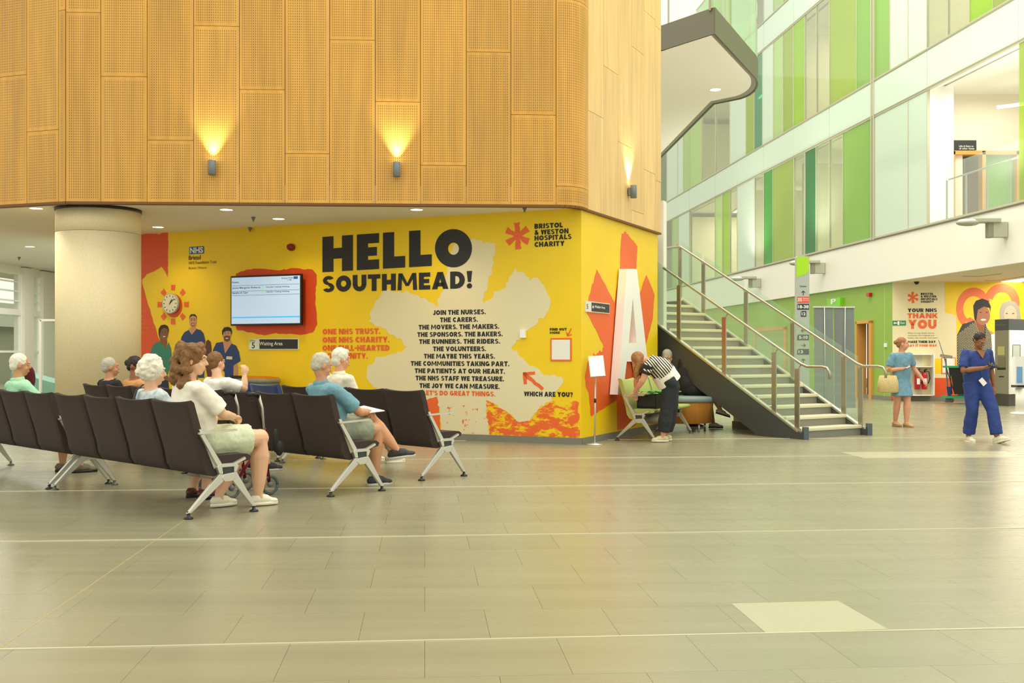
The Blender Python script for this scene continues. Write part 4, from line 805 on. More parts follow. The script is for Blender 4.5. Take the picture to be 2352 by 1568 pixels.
for w in (.03, SW_-.03):
    ps = [.02, .48, 1.55, 2.62, 3.69]
    if w > .5: ps = [.02, .35, 1.42, 2.49, 3.56, LE+.1]
    for s in ps: 
        zb_ = base_z(s); MB().bar(sp_(s, w, zb_-.02), sp_(s, w, zb_+.93), .022, .085, up=SR).build('baluster_post', M_steel, st)
        MB().bar(sp_(s, w, zb_+.90), sp_(s, w+(.09 if w < .5 else -.09), zb_+1.0), .014, .02).build('rail_bracket', M_steel, st)
    ends = ps+([LE] if w < .5 else [])
    for a, c in zip(ends[:-1], ends[1:]):
        a2, c2 = a+.05, c-.03; o_ = .03 if w < .5 else -.03
        q = [sp_(a2, w-.006, base_z(a2)+.03), sp_(c2, w-.006, base_z(c2)+.03), sp_(c2, w-.006, base_z(c2)+1.08), sp_(a2, w-.006, base_z(a2)+1.08)]
        MB().hexa(q, [p+SU*.012 for p in q]).build('glass_panel', BG, st)
    wi = w+(.09 if w < .5 else -.09)
    rail = [sp_(-.52, wi, .92), sp_(-.52, wi, 1.02), sp_(-.47, wi, 1.085), sp_(-.38, wi, 1.10), sp_(-.1, wi, 1.10), sp_(.02, wi, base_z(.02)+1.0), sp_(LE, wi, base_z(LE)+1.0)]
    if w > .5: rail += [sp_(LE+.05, wi, ZL+1.13), sp_(LE+1.6, wi, ZL+1.13)]
    else: rail += [sp_(LE+.4, wi, ZL+1.2)]
    MB().tube(rail, .022, 12).build('handrail', M_steel, st)
q = [sp_(LE+.1, SW_-.03), sp_(LE+2, SW_-.03)]; MB().hexa([q[0]+V(0, 0, ZL+.02), q[1]+V(0, 0, ZL+.02), q[1]+V(0, 0, ZL+1.1), q[0]+V(0, 0, ZL+1.1)], [p+SU*.012 for p in [q[0]+V(0, 0, ZL+.02), q[1]+V(0, 0, ZL+.02), q[1]+V(0, 0, ZL+1.1), q[0]+V(0, 0, ZL+1.1)]]).build('glass_panel', BG, st)
p = ground(1728, 985); t = thing('stair_plinth', 'low pale block with grey base standing under the stairs', 'plinth', p)
MB().box(p+V(0, .2, .06), (.36, .5, .12), Matrix.Rotation(.6, 3, 'Z')).build('base', M_skirt, t); MB().box(p+V(0, .2, .30), (.33, .46, .36), Matrix.Rotation(.6, 3, 'Z')).build('block', M_crm, t)
# ------------------------------------------------------------------ direction post, banner panels
Y = 22.0; p = V((1844-CX)/FP*Y, Y, 0); PWl = Wall(p+V(-.5, 0, 0), p+V(.5, 0, 0))
t = thing('direction_post', 'tall grey and lime wayfinding post listing gate numbers', 'sign', p)
def uvp(px, py): return PWl.uv(px, py)
tz = HC+(HZ-588)/FP*Y
b = MB(); b.prism([(-.132, 0), (.132, 0), (.132, tz-.03), (.10, tz), (-.10, tz), (-.132, tz-.03)], lambda u, v, w: p+V(u, .12*w, v)); b.build('panel', mat('post_grey', srgb(178, 186, 176), .4), t)
decal(PWl, [(1829.5, 590), (1858, 590), (1858, 622), (1850, 630), (1829.5, 637)], mat('post_lime', srgb(168, 220, 20), .4), .004, name='colour_field', parent=t)
def plate(x0, x1, y0, y1, m, s, tx0, tx1, off=.004, cut=0):
    decal(PWl, [(x0, y0+cut), (x0+cut, y0), (x1, y0), (x1, y1), (x0, y1)], m, off, name='gate_plate', parent=t); text(PWl, s, tx0, tx1, y1-3, y0+3, M_white, off+.002, .03, parent=t)
MDK = mat('plate_navy', srgb(52, 60, 76), .5); MRD = mat('plate_red', srgb(232, 92, 66), .5)
text(PWl, 'Gates', 1837, 1852, 659, 655, MDK, .004, .01, parent=t)
plate(1831, 1858, 681, 695, MRD, '35', 1832, 1842); text(PWl, 'Gates', 1844, 1857, 687, 684, M_white, .006, .01, parent=t); text(PWl, 'this way', 1844, 1857, 691.5, 688.5, M_white, .006, .01, parent=t)
plate(1831, 1858, 697.5, 711, MDK, '18-38', 1832.5, 1857, cut=2); plate(1839, 1852, 714, 727, MDK, '12', 1841, 1850, cut=3); plate(1831, 1858, 768, 781, MDK, '5-10', 1835, 1855, cut=3); plate(1831, 1858, 801, 814, MDK, '13', 1834, 1844, cut=3)
for tip, tail in (((1845, 668), (1845, 678)), ((1840.5, 759), (1850, 759)), ((1850, 793), (1840.5, 793)), ((1845, 824), (1845, 833))):
    tt, ss = V(*tip), V(*tail); d = (tt-ss).normalized(); nn = V(-d.y, d.x)
    for a, c in ((ss, tt), (tt, tt-d*4+nn*4), (tt, tt-d*4-nn*4)):
        e = (c-a).normalized(); qv = V(-e.y, e.x)*.8; decal(PWl, [tuple(a-qv), tuple(c-qv), tuple(c+qv), tuple(a+qv)], MDK, .004, name='arrow_stroke', parent=t)
MBn = mat('banner_back', srgb(122, 130, 128), .6, nz=.05, nscale=4)
for k, (x0, x1, lb) in enumerate(((1871, 1916, 'grey back of a pull-up banner behind the stairs, left one'), (1917.5, 1965, 'grey back of a pull-up banner behind the stairs, right one'))):
    Y = 24.2+.1*k; a, c = V((x0-CX)/FP*Y, Y, 0), V((x1-CX)/FP*Y, Y, 0); m = (a+c)/2
    t = thing('pull_up_banner', lb, 'banner', m, group='pull-up banners behind the stairs')
    q = [a+V(0, 0, .08), c+V(.0, 0, .08), c+V(-.02, .05, 2.33), a+V(.0, .05, 2.33)]
    MB().hexa(q, [v+V(0, .006, 0) for v in q]).build('sheet', MBn, t); MB().bar(a+V(-.02, .04, 2.34), c+V(0, .04, 2.34), .02, .035).build('top_rail', M_alu, t)
    MB().box(m+V(0, .05, .045), (x1/2352*0+(c-a).length+.04, .2, .09)).build('base', M_alu, t); MB().tube([m+V(.02*(1 if k == 0 else -1), -.02, .08), m+V(0, 0, 2.34)], .01, 8).build('pole', M_alu, t)
# ------------------------------------------------------------------ letter A, side sign, stand
def sidept(px, py, off): u, z = SW.uv(px, py); return SW.P(u, z, off)
ct = V(0, 0, 0)
t = thing('letter_a', 'giant white letter A mounted on the orange star of the side wall', 'letter', SW.P(SW.uv(1455, 900)[0], .62))
AF = Wall(WQ+SW.n*.15, WR+SW.n*.15)
def aprism(mb, pol): P = [AF.uv(*p) for p in pol]; mb.prism(P, lambda u, v, w: AF.P(u, v, -.13+.13*w)); return mb
b = MB()
for pol in ([(1419, 906), (1431, 906), (1444.5, 787), (1453.5, 684), (1452, 617), (1440, 617)], [(1452, 617), (1463, 618), (1497, 906), (1480, 906), (1462.5, 787), (1453.5, 684)], [(1439.5, 830), (1468.5, 830), (1462.5, 787), (1444.5, 787)]): aprism(b, pol)
b.build('body', M_wht2, t)
b = MB(); hp0 = sidept(1424, 642, .0); b.box(hp0+SW.n*.04, (.07, .07, .16)); b.build('power_box', M_white, t)
MB().tube([hp0+SW.n*.05+V(0, 0, -.08), hp0+SW.n*.04+SW.d*.12+V(0, 0, -.25), hp0+SW.n*.05+SW.d*.25+V(0, 0, -.6)], .008, 8).build('cable', M_white, t)
def way_sign(w, x0, x1, y0, y1, lb, num, txt_, nx, tx):
    t, q = wall_thing('waiting_area_sign', lb, 'sign', w, x0, x1, y0, y1, mat('sign_white', srgb(226, 230, 214), .4), .018, off=.0)
    xs = x0+(x1-x0)*.215; ins = 1.5
    decal(w, [(xs, y0+2+ins*0), (x1-ins, y0+2), (x1-ins, y1-2), (xs, y1-2)], mat('sign_black', srgb(40, 42, 42), .5), .0195, name='dark_field', parent=t)
    return t
t = way_sign(MW, 573, 687, 777, 803, 'black and white waiting area sign under the screen', 0, 0, 0, 0)
text(MW, '5', 580, 587, 799.5, 786, M_blk, .021, .01, parent=t); text(MW, 'Gate', 579, 588, 784, 780.5, M_sm, .021, .005, parent=t); text(MW, 'Waiting Area', 598, 651, 795.5, 784.5, M_white, .023, .006, parent=t)
decal(MW, [(574.5, 779), (583, 779), (574.5, 788)], mat('post_lime', srgb(168, 220, 20), .4), .0205, name='colour_corner', parent=t)
u0, z0 = SW.uv(1343, 722); u1, z1 = SW.uv(1398, 690)
t = thing('waiting_area_sign', 'small dark sign with arrow pointing to the waiting area, on side wall', 'sign', SW.P((u0+u1)/2, z0))
Ms = Matrix(((SW.d.x, SW.n.x, 0), (SW.d.y, SW.n.y, 0), (0, 0, 1))); zs0, zs1 = 1.72, 1.87
zc = (SW.uv(1370, 719)[1]+SW.uv(1370, 693)[1])/2; zs0, zs1 = zc-.075, zc+.075; uS0, uS1 = SW.uv(1343, 700)[0], SW.uv(1398, 700)[0]
MB().box(SW.P((uS0+uS1)/2, zc, .01), (uS1-uS0, .02, .155), Ms).build('board', mat('sign_white', srgb(226, 230, 214), .4), t)
b = MB(); b.box(SW.P(uS0+(uS1-uS0)*.6, zc, .0215), ((uS1-uS0)*.76, .002, .13), Ms); b.build('dark_field', mat('sign_black', srgb(40, 42, 42), .5), t)
text(SW, '5', 0, 0, 0, 0, M_blk, .023, .01, parent=t, uvbox=(uS0+.03, uS0+.08, zc-.035, zc+.035)); text(SW, 'Waiting Area', 0, 0, 0, 0, M_white, .024, .02, parent=t, uvbox=(uS0+(uS1-uS0)*.34, uS0+(uS1-uS0)*.78, zc-.022, zc+.028))
b = MB(); ua = uS0+(uS1-uS0)*.24; b.prism([(ua, zc), (ua+.04, zc+.03), (ua+.04, zc+.01), (ua+.07, zc+.01), (ua+.07, zc-.01), (ua+.04, zc-.01), (ua+.04, zc-.03)], lambda u, v, w: SW.P(u, v, .022+.002*w)); b.build('arrow_symbol', M_white, t)
p = ground(1366, 1021); t = thing('sign_stand', 'slim silver pedestal stand holding a tilted white notice', 'stand', p)
MB().lathe(p, [(.135, 0), (.135, .012), (.03, .022), (.02, .03)], 28).build('base', M_alu, t); MB().tube([p+V(0, 0, .02), p+V(.01, 0, .95)], .012, 10).build('pole', M_alu, t)
MB().lathe(p+V(.005, 0, .6), [(.017, 0), (.017, .06)], 12).build('collar', M_blackt, t)
Mt = Matrix.Rotation(-.07, 3, 'Y') @ Matrix.Rotation(math.radians(-28), 3, 'X')
MB().box(p+V(.03, 0, 1.12), (.215, .02, .33), Mt).build('frame', M_alu, t); MB().box(p+V(.03, -.011, 1.115), (.19, .008, .30), Mt).build('notice', M_wht2, t)
# ------------------------------------------------------------------ screen, clock, alarm, switch, bins on/at the yellow wall
Mw = Matrix(((MW.d.x, MW.n.x, 0), (MW.d.y, MW.n.y, 0), (0, 0, 1)))
ua, za = MW.uv(541, 748); ub, zb_ = MW.uv(703, 630); za = min(MW.uv(703, 746)[1], za); zt_ = max(zb_, MW.uv(541, 636)[1])
zmid = (MW.uv(541, 748)[1]+MW.uv(541, 636)[1]+MW.uv(703, 745)[1]+MW.uv(703, 630)[1])/4; hh = (MW.uv(620, 632)[1]-MW.uv(620, 747)[1])/2
ctr = ((ua+ub)/2, zmid); hw = (ub-ua)/2
t = thing('information_screen', 'wall-mounted black-framed screen listing waiting patients', 'screen', MW.P(ctr[0], zmid-hh, .05))
MB().box(MW.P(ctr[0], zmid, .04), (.4, .08, .3), Mw).build('wall_bracket', M_blackt, t)
MB().box(MW.P(ctr[0], zmid, .105), (2*hw, .05, 2*hh), Mw).build('casing', M_blackt, t, bevel=.006)
M_scr = mat('screen_light', srgb(176, 200, 226), emit=.42); M_scrb = mat('screen_blue', srgb(40, 150, 205), emit=.8); M_scrg = mat('screen_text', srgb(70, 84, 100), .6)
def sbox(fx0, fx1, fz0, fz1): return (ctr[0]-hw*.965+2*hw*.965*fx0, ctr[0]-hw*.965+2*hw*.965*fx1, zmid-hh*.93+2*hh*.93*fz0, zmid-hh*.93+2*hh*.93*fz1)
def sdecal(bx, m, off, nm): decal(MW, None, m, off, name=nm, uvpoly=[(bx[0], bx[2]), (bx[1], bx[2]), (bx[1], bx[3]), (bx[0], bx[3])], parent=t)
sdecal(sbox(0, 1, 0, 1), M_scr, .133, 'display'); sdecal(sbox(.01, .995, .125, .15), M_scrb, .1345, 'status_bar'); sdecal(sbox(.91, .97, .93, .985), M_nhs, .1345, 'logo_plate')
for fz in (.82, .70, .61): sdecal(sbox(.01, .99, fz, fz+.006), M_scrg, .1345, 'divider_line')
for s, bx in (('Patient', (.01, .11, .88, .92)), ('Jessie Margaret Roberts', (.01, .43, .75, .795)), ('Sandra A Carr', (.01, .25, .65, .695)), ('Vascular Testing Waiting', (.51, .85, .755, .79)), ('Vascular Testing Waiting', (.51, .85, .655, .69)), ('Bristol NHS', (.74, .90, .94, .97)), ('11:08', (.82, .88, .90, .925))):
    text(MW, s, 0, 0, 0, 0, M_scrg, .135, .015, parent=t, uvbox=sbox(*bx))
for fz in (.745, .645): sdecal(sbox(.45, .49, fz, fz+.055), mat('screen_green', srgb(150, 190, 160), emit=.6), .1345, 'gate_badge')
u, z = MW.uv(396, 697); t = thing('wall_clock', 'round white wall clock in the middle of the painted sun', 'clock', MW.P(u, z-.17))
def disc(r, o0, o1, n=40): b = MB(); b.rings([[MW.P(u+r*math.cos(k*2*math.pi/n), z+r*math.sin(k*2*math.pi/n), o) for k in range(n)] for o in (o0, o1)]); return b
disc(.172, .006, .06).build('case', mat('clock_rim', srgb(190, 186, 168), .4), t); disc(.155, .06, .062).build('dial', mat('clock_dial', srgb(232, 226, 196), .5), t)
b = MB()
for k in range(12):
    a = k*math.pi/6; b.box(MW.P(u+.128*math.cos(a), z+.128*math.sin(a), .064), (.012, .003, .026), Mw @ Matrix.Rotation(-(a-math.pi/2), 3, 'Y'))
o = b.build('hour_marks', M_blk, t); o['kind'] = 'stuff'
for L_, ang, w_ in ((.085, 58, .012), (.125, 40, .008)): a = math.radians(ang); MB().bar(MW.P(u-.02*math.cos(a), z-.02*math.sin(a), .067), MW.P(u+L_*math.cos(a), z+L_*math.sin(a), .067), w_, .003, up=MW.n).build('hand', M_blk, t)
u, z = MW.uv(672, 568); t = thing('fire_sounder', 'round dark red fire sounder on yellow wall above the screen', 'alarm', MW.P(u, z-.05))
b = MB(); n = 24; b.rings([[MW.P(u+r*math.cos(k*2*math.pi/n), z+r*math.sin(k*2*math.pi/n), o) for k in range(n)] for r, o in ((.055, .0), (.06, .05), (.045, .10), (.02, .105))]); b.build('body', mat('sounder_red', srgb(140, 20, 24), .35), t)
t, q = wall_thing('wall_sensor', 'small white sensor box on the edge of the cream star', 'sensor', MW, 1197, 1209, 757, 776, M_wht2, .05, part='body')
t, q = wall_thing('code_plate', 'blank white plate with orange border on the main mural', 'plate', MW, 1265, 1313, 776, 829, M_ora, .008, bev=0, off=.005); decal(MW, [(1268, 780), (1310, 780), (1310, 825.5), (1268, 825.5)], M_white, .0145, name='plate_face', parent=t)
# sconces on the timber
def sconce(px, py, A, d, n, lb):
    p = on_line(px, A, d); z = HC+(HZ-py)/FP*p.y; c = p+n*.11+V(0, 0, z)
    t = thing('wall_sconce', lb, 'light', c+V(0, 0, -.1), group='wall sconces on the timber cladding')
    MB().lathe(c, [(.056, -.10), (.058, -.098), (.058, .098), (.052, .10)], 24, sx=.9).build('barrel', M_grey, t); MB().box(c-n*.06, (.06, .09, .12)).build('bracket', M_grey, t)
    MB().lathe(c, [(.045, .0995), (.045, .101)], 20).build('lens', M_emit, t)
    s = spot_light('sconce_light', c+V(0, 0, .12)-n*.02, 75, (1, .91, .70), 76, (math.pi, 0, 0), .8, .03)
sconce(491, 388, P1, dF, out(P1, P2), 'grey cylindrical sconce on timber, above the clock wall'); sconce(912, 392, P1, dF, out(P1, P2), 'grey cylindrical sconce on timber, above the black heading')
sconce(1440, 441, P3, dR, out(P3, P4), 'grey cylindrical sconce on the pale timber return')
# bins
u, _ = MW.uv(608, 900); c = MW.P(u, 0, .36); t = thing('recycling_bin', 'rounded grey twin recycling bin with black and orange lids', 'bin', c)
def bq(a, bb, z): return c+MW.d*a+MW.n*bb+V(0, 0, z)
def rr(hx, hy, r, z): 
    P_ = []
    for cx_, cy_, a0 in ((hx-r, hy-r, 0), (-hx+r, hy-r, 90), (-hx+r, -hy+r, 180), (hx-r, -hy+r, 270)):
        for k in range(5): a = math.radians(a0+k*22.5); P_.append(bq(cx_+r*math.cos(a), cy_+r*math.sin(a), z))
    return P_
M_bin = mat('bin_grey', srgb(140, 140, 124), .45)
MB().rings([rr(.46, .25, .16, z) for z in (.0, .84)]).build('body', M_bin, t); MB().rings([rr(.475, .265, .17, z) for z in (.84, .90)]).build('top_rim', M_bin, t)
for a0, a1, m, nm in ((-.25, .05, M_blackt, 'black lid'), (.07, .42, mat('lid_orange', srgb(238, 140, 20), .45), 'orange lid')):
    q = [bq(a0, -.18, .9), bq(a1, -.18, .9), bq(a1, .19, .9), bq(a0, .19, .9)]; MB().hexa(q, [v+V(0, 0, .02) for v in q[:2]]+[v+V(0, 0, .05) for v in q[2:]]).build('lid', m, t, label=nm)
# ------------------------------------------------------------------ beam seating
R45 = math.sqrt(.5)
BLf = [(.035, .925), (.075, .93), (.10, .91), (.155, .72), (.215, .52), (.245, .455), (.28, .44)]      # front skin of backrest (f, z)
BLb = [(.045, .895), (.095, .72), (.16, .50), (.18, .39), (.215, .335), (.27, .315), (.34, .33)]        # rear skin
def make_bench(label, base, Fd, n, m, group, pitch=.65, arms=True, tray=False):
    F = Vector(Fd).normalized(); rz = math.atan2(F.y, F.x)
    t = thing('beam_bench', label, 'bench', base, rz, group)
    L_ = n*pitch-.06
    def q(s, f, z): return V(f, s, z)          # local: x forward, y to the sitter's left
    for i in range(n):
        s0, s1 = .03+i*pitch-.005, .03+(i+1)*pitch-.05
        R_ = []
        prof = BLf+[(.33, .415), (.345, .36)]+BLb[::-1]
        NSt = 9
        for k in range(NSt):
            tt = k/(NSt-1); s = s0+(s1-s0)*tt; bow = .022*(1-(2*tt-1)**2)
            e = .006 if k in (0, NSt-1) else 0
            R_.append([q(s, f+(bow if z > .5 else 0)*.0+(-bow if z > .45 else 0)*.6, z-(bow*.9 if z > .9 else 0)) for f, z in prof])
        MB().rings(R_).build('backrest', m, t, world=False, bevel=0)
        sp2 = [(.25, .405), (.25, .465), (.30, .478), (.50, .482), (.58, .478), (.615, .455), (.60, .425), (.50, .41)]
        MB().rings([[q(s, f, z) for f, z in sp2] for s in (s0, s0+.02, (s0+s1)/2, s1-.02, s1)]).build('seat', m, t, world=False)
        for s in (s0-.008, s1+.008):
            MB().rings([[q(s-.006, f, z) for f, z in ((.135, .70), (.165, .70), (.30, .40), (.27, .375))], [q(s+.006, f, z) for f, z in ((.135, .70), (.165, .70), (.30, .40), (.27, .375))]], smooth=False).build('side_rail', M_alu, t, world=False)
    MB().box(q(.02+L_/2, .36, .375), (.06, L_-.02, .05)).build('beam', M_blackt, t, world=False)
    for s in (.0, L_+.02):
        # cast frame: yoke, rear and front leg with trapezoid window
        def pr(pl, w=.042): b = MB(); b.prism([(a, c) for a, c in pl], lambda u, v, ww: q(s-w/2+w*ww, u, v)); return b
        b = pr([(.275, .395), (.305, .415), (.45, .415), (.475, .39), (.455, .345), (.43, .34), (.432, .385), (.325, .385), (.335, .33), (.30, .335)])
        b.prism([(.335, .33), (.432, .34), (.455, .345), (.44, .29), (.42, .272), (.345, .27), (.315, .30)], lambda u, v, ww: q(s-.021+.042*ww, u, v))
        for pl in ([(.30, .335), (.335, .33), (.345, .30), (.335, .27), (.055, .045), (.02, .045)], [(.455, .345), (.43, .34), (.42, .272), (.605, .045), (.64, .045)]): b.prism(pl, lambda u, v, ww: q(s-.017+.034*ww, u, v))
        b.build('leg_frame', M_alu, t, world=False, bevel=.006)
        pr([(.333, .383), (.43, .383), (.418, .292), (.357, .29)], .02).build('dark_insert', mat('insert_dark_green', srgb(52, 62, 58), .5), t, world=False)
        for f in (.037, .625): MB().lathe(q(s, f, 0), [(.038, 0), (.036, .012), (.014, .02), (.012, .06)], 16).build('glide', M_blackt if s == 0 else mat('glide_grey', srgb(90, 90, 84), .4), t, world=False)
        b = MB(); b.rings([[q(s+dx, f, z) for dx, f, z in ((-.016, .285, .40), (.016, .285, .40), (.016, .32, .42), (-.016, .32, .42))], [q(s+dx, f, z) for dx, f, z in ((-.013, .135, .655), (.013, .135, .655), (.013, .165, .66), (-.013, .165, .66))]], smooth=False)
        b.bar(q(s, .42, .40), q(s, .54, .448), .03, .02); b.build('upright', M_alu, t, world=False)
        if arms: MB().bar(q(s, .125, .668), q(s, .46, .682), .035, .016).build('armrest', M_alu, t, world=False)
    return t
LD, FD = V(-R45, R45, 0), V(R45, R45, 0)
R1, R2, R3 = V(-2.57, 8.53, 0), V(-1.676, 9.88, 0), V(-.953, 11.13, 0)
GB = 'brown beam benches in the waiting rows'
SEG = 2.69
make_bench('nearest brown four-seat bench, woman in cream tee at its right end', R1, FD, 4, M_brown, GB)
make_bench('brown four-seat bench at the left edge of the picture, front row', R1+LD*SEG, FD, 4, M_brown, GB)
make_bench('brown four-seat bench of the middle row, man in blue polo at its end', R2, FD, 4, M_brown, GB)
make_bench('brown bench at the left of the middle row, in front of the column', R2+LD*SEG, FD, 4, M_brown, GB)
make_bench('brown four-seat bench of the row nearest the yellow wall, end seat empty', R3, FD, 4, M_brown, GB)
make_bench('dark blue four-seat bench in front of the grey recycling bin', R3+LD*(SEG+.05)+FD*.05, FD, 4, M_blue, 'blue benches')
make_bench('lime green three-seat bench under the giant letter A', V(1.50, 16.52, 0)+SW.n*.12-SW.d*.15, SW.n, 3, M_lime, 'green benches')
# round bench
dc = V(2.92, 18.35, 0); t = thing('round_bench', 'round timber drum bench with grey padded top by the stairs', 'bench', dc)
MB().lathe(dc, [(.37, .14), (.41, .47), (.41, .49)], 40, sx=1.15).build('drum', mat('drum_wood', srgb(206, 136, 52), .4, nz=.1, nscale=6, stretch=(3, 3, .6)), t)
MB().lathe(dc, [(.43, .492), (.455, .51), (.455, .56), (.43, .585), (.3, .59), (.05, .59)], 40, sx=1.15).build('cushion', mat('cushion_grey', srgb(134, 150, 148), .6), t)
for a in (20, 140, 200, 300): r = math.radians(a); MB().tube([dc+V(.37*math.cos(r), .3*math.sin(r), 0), dc+V(.37*math.cos(r), .3*math.sin(r), .15)], .02, 10).build('leg', M_alu, t)
# things on / around the green bench
gF, gL = SW.n, SW.d; gb = V(1.50, 16.52, 0)+SW.n*.12-SW.d*.15
def gp(s, f, z): return gb+gL*s+gF*f+V(0, 0, z)
Mg = Matrix(((gL.x, gF.x, 0), (gL.y, gF.y, 0), (0, 0, 1)))
t = thing('crate', 'black plastic crate of leafy stock on the green bench', 'crate', gp(.42, .44, .483))
for dd, sz in (((0, 0, .015), (.5, .34, .02)), ((0, .165, .1), (.5, .015, .2)), ((0, -.165, .1), (.5, .015, .2)), ((.245, 0, .1), (.015, .34, .2)), ((-.245, 0, .1), (.015, .34, .2))): 
    pass
b = MB(); c = gp(.42, .44, .483)
for s_, f_, z_, a1, a2, a3 in ((0, 0, .01, .5, .3, .02), (0, .145, .1, .5, .014, .2), (0, -.145, .1, .5, .014, .2), (.243, 0, .1, .014, .3, .2), (-.243, 0, .1, .014, .3, .2)): b.box(c+gL*s_+gF*f_+V(0, 0, z_), (a1, a2, a3), Mg)
b.build('shell', M_blackt, t)
random.seed(3); b = MB()
for k in range(26):
    p = c+gL*random.uniform(-.2, .22)+gF*random.uniform(-.1, .1)+V(0, 0, .2+random.uniform(0, .05)); b.ell(p, (.05, .03, .008), Matrix.Rotation(random.uniform(0, 6), 3, 'Z') @ Matrix.Rotation(random.uniform(-.7, .7), 3, 'X'), 6, 4)
o = tag(b.build('leaves', mat('leaf_green', srgb(70, 170, 40), .6)), 'bright green leafy bundle lying in the black crate', 'greenery', kind='stuff')
t = tag(MB().box(gp(.1, .40, .69), (.15, .1, .012), Mg).box(gp(.13, .42, .703), (.11, .08, .012), Mg).build('yellow_cloth', mat('cloth_yellow', srgb(232, 204, 90), .8)), 'folded yellow cloth under the bending woman\'s hand', 'cloth')
t = tag(MB().box(gp(.28, .36, .70), (.36, .26, .02), Mg).build('tray', mat('tray_grey', srgb(176, 172, 150), .5)), 'grey tray lying across the crate on the green bench', 'tray')
b = MB(); b.ell(gp(.62, .36, .30), (.20, .17, .07), Mg, 14, 8); t = tag(b.build('grey_bag', mat('bag_grey', srgb(150, 146, 132), .8)), 'soft grey bag tucked beneath the green bench', 'bag')
# ------------------------------------------------------------------ rollator
rb = V(-2.27, 9.98, 0); t = thing('rollator', 'red-framed wheeled walker between the front rows', 'walker', rb)
M_rf = mat('rollator_red', srgb(128, 16, 26), .3, metal=.4)
def ra(f, s, z): return rb+FD*f+LD*s+V(0, 0, z)
for s in (.0, .42):
    MB().tube([ra(0, s, .55), ra(-.02, s, .80), ra(-.06, s, .925)], .012, 8).build('handle_tube', M_alu, t)
    MB().tube([ra(-.06, s, .915), ra(-.12, s, .935), ra(-.18, s, .925)], .02, 8).build('handle_grip', M_blackt, t); MB().tube([ra(-.06, s, .90), ra(-.12, s, .87), ra(-.17, s, .865)], .006, 6).build('brake_lever', M_blackt, t)
    MB().tube([ra(0, s, .62), ra(.0, s, .45), ra(.05, s, .12)], .016, 8).build('front_tube', M_rf, t); MB().tube([ra(0, s, .52), ra(-.32, s, .12)], .014, 8).build('rear_tube', M_rf, t)
    for f in (.06, -.34):
        w = MB(); R_ = []
        for k in range(25): a = k*2*math.pi/24; R_.append(ra(f+.078*math.cos(a), s, .092+.078*math.sin(a)))
        w.tube(R_, .014, 8); w.build('wheel', mat('tyre_grey', srgb(84, 96, 92), .6), t); MB().ell(ra(f, s, .1), (.03, .03, .03)).build('wheel_hub', M_grey, t)
MB().tube([ra(0, 0, .55), ra(0, .42, .55)], .012, 8).build('cross_bar', M_blackt, t)
MB().ell(ra(.10, -.03, .50), (.03, .045, .11), None, 14, 8).ell(ra(.12, -.06, .43), (.04, .05, .07), None, 12, 8).build('hanging_bag', mat('bag_black', srgb(36, 38, 34), .8), t)
t = tag(MB().ell(ra(-.35, .42, .82), (.10, .06, .13), None, 14, 8).build('red_bag', mat('bag_red', srgb(232, 40, 70), .6)), 'bright red bag beside the seated woman in cream tee', 'bag')
# ------------------------------------------------------------------ cleaning cart
Y = 28.3; cp = V((2192-CX)/FP*Y, Y, 0); t = thing('cleaning_trolley', 'green-framed cleaning trolley with black sack and mop by the mural', 'trolley', cp)
M_gp = mat('trolley_green', srgb(40, 156, 104), .5)
def cq(px, py, dy=0): return V((px-CX)/FP*(Y+dy), Y+dy, HC+(HZ-py)/FP*(Y+dy))
MB().bar(cq(2170, 911), cq(2228, 911), .4, .06).build('base', M_gp, t); MB().bar(cq(2172, 842), cq(2212, 842), .4, .05).build('top_ring', M_gp, t)
MB().bar(cq(2172, 823), cq(2177, 905), .04, .03).bar(cq(2180, 842, .15), cq(2186, 905, .15), .03, .03).build('upright_frame', M_grey, t)
MB().rings([[cq(x0, y, -.17), cq(x1, y, -.17), cq(x1, y, .17), cq(x0, y, .17)] for x0, x1, y in ((2178, 2205, 843), (2186, 2213, 870), (2192, 2222, 905))], smooth=False).build('sack', mat('sack_black', srgb(26, 24, 20), .5), t)
MB().tube([cq(2156, 781), cq(2168, 818), cq(2178, 860), cq(2192, 900)], .012, 8).build('mop_pole', M_grey, t); MB().bar(cq(2161, 816), cq(2186, 820), .1, .07).build('mop_frame', mat('mop_grey', srgb(140, 134, 114), .6), t)
MB().rings([[cq(x0, y, -.1), cq(x1, y, -.1), cq(x1, y, .1), cq(x0, y, .1)] for x0, x1, y in ((2174, 2187, 888), (2177, 2185, 908))], smooth=False).build('bucket', mat('bucket_blue', srgb(40, 48, 110), .5), t)
for x in (2175, 2185, 2222): MB().tube([cq(x, 919)+V(0, -.03, 0), cq(x, 919)+V(0, .03, 0)], .06, 14).build('castor', M_grey, t)
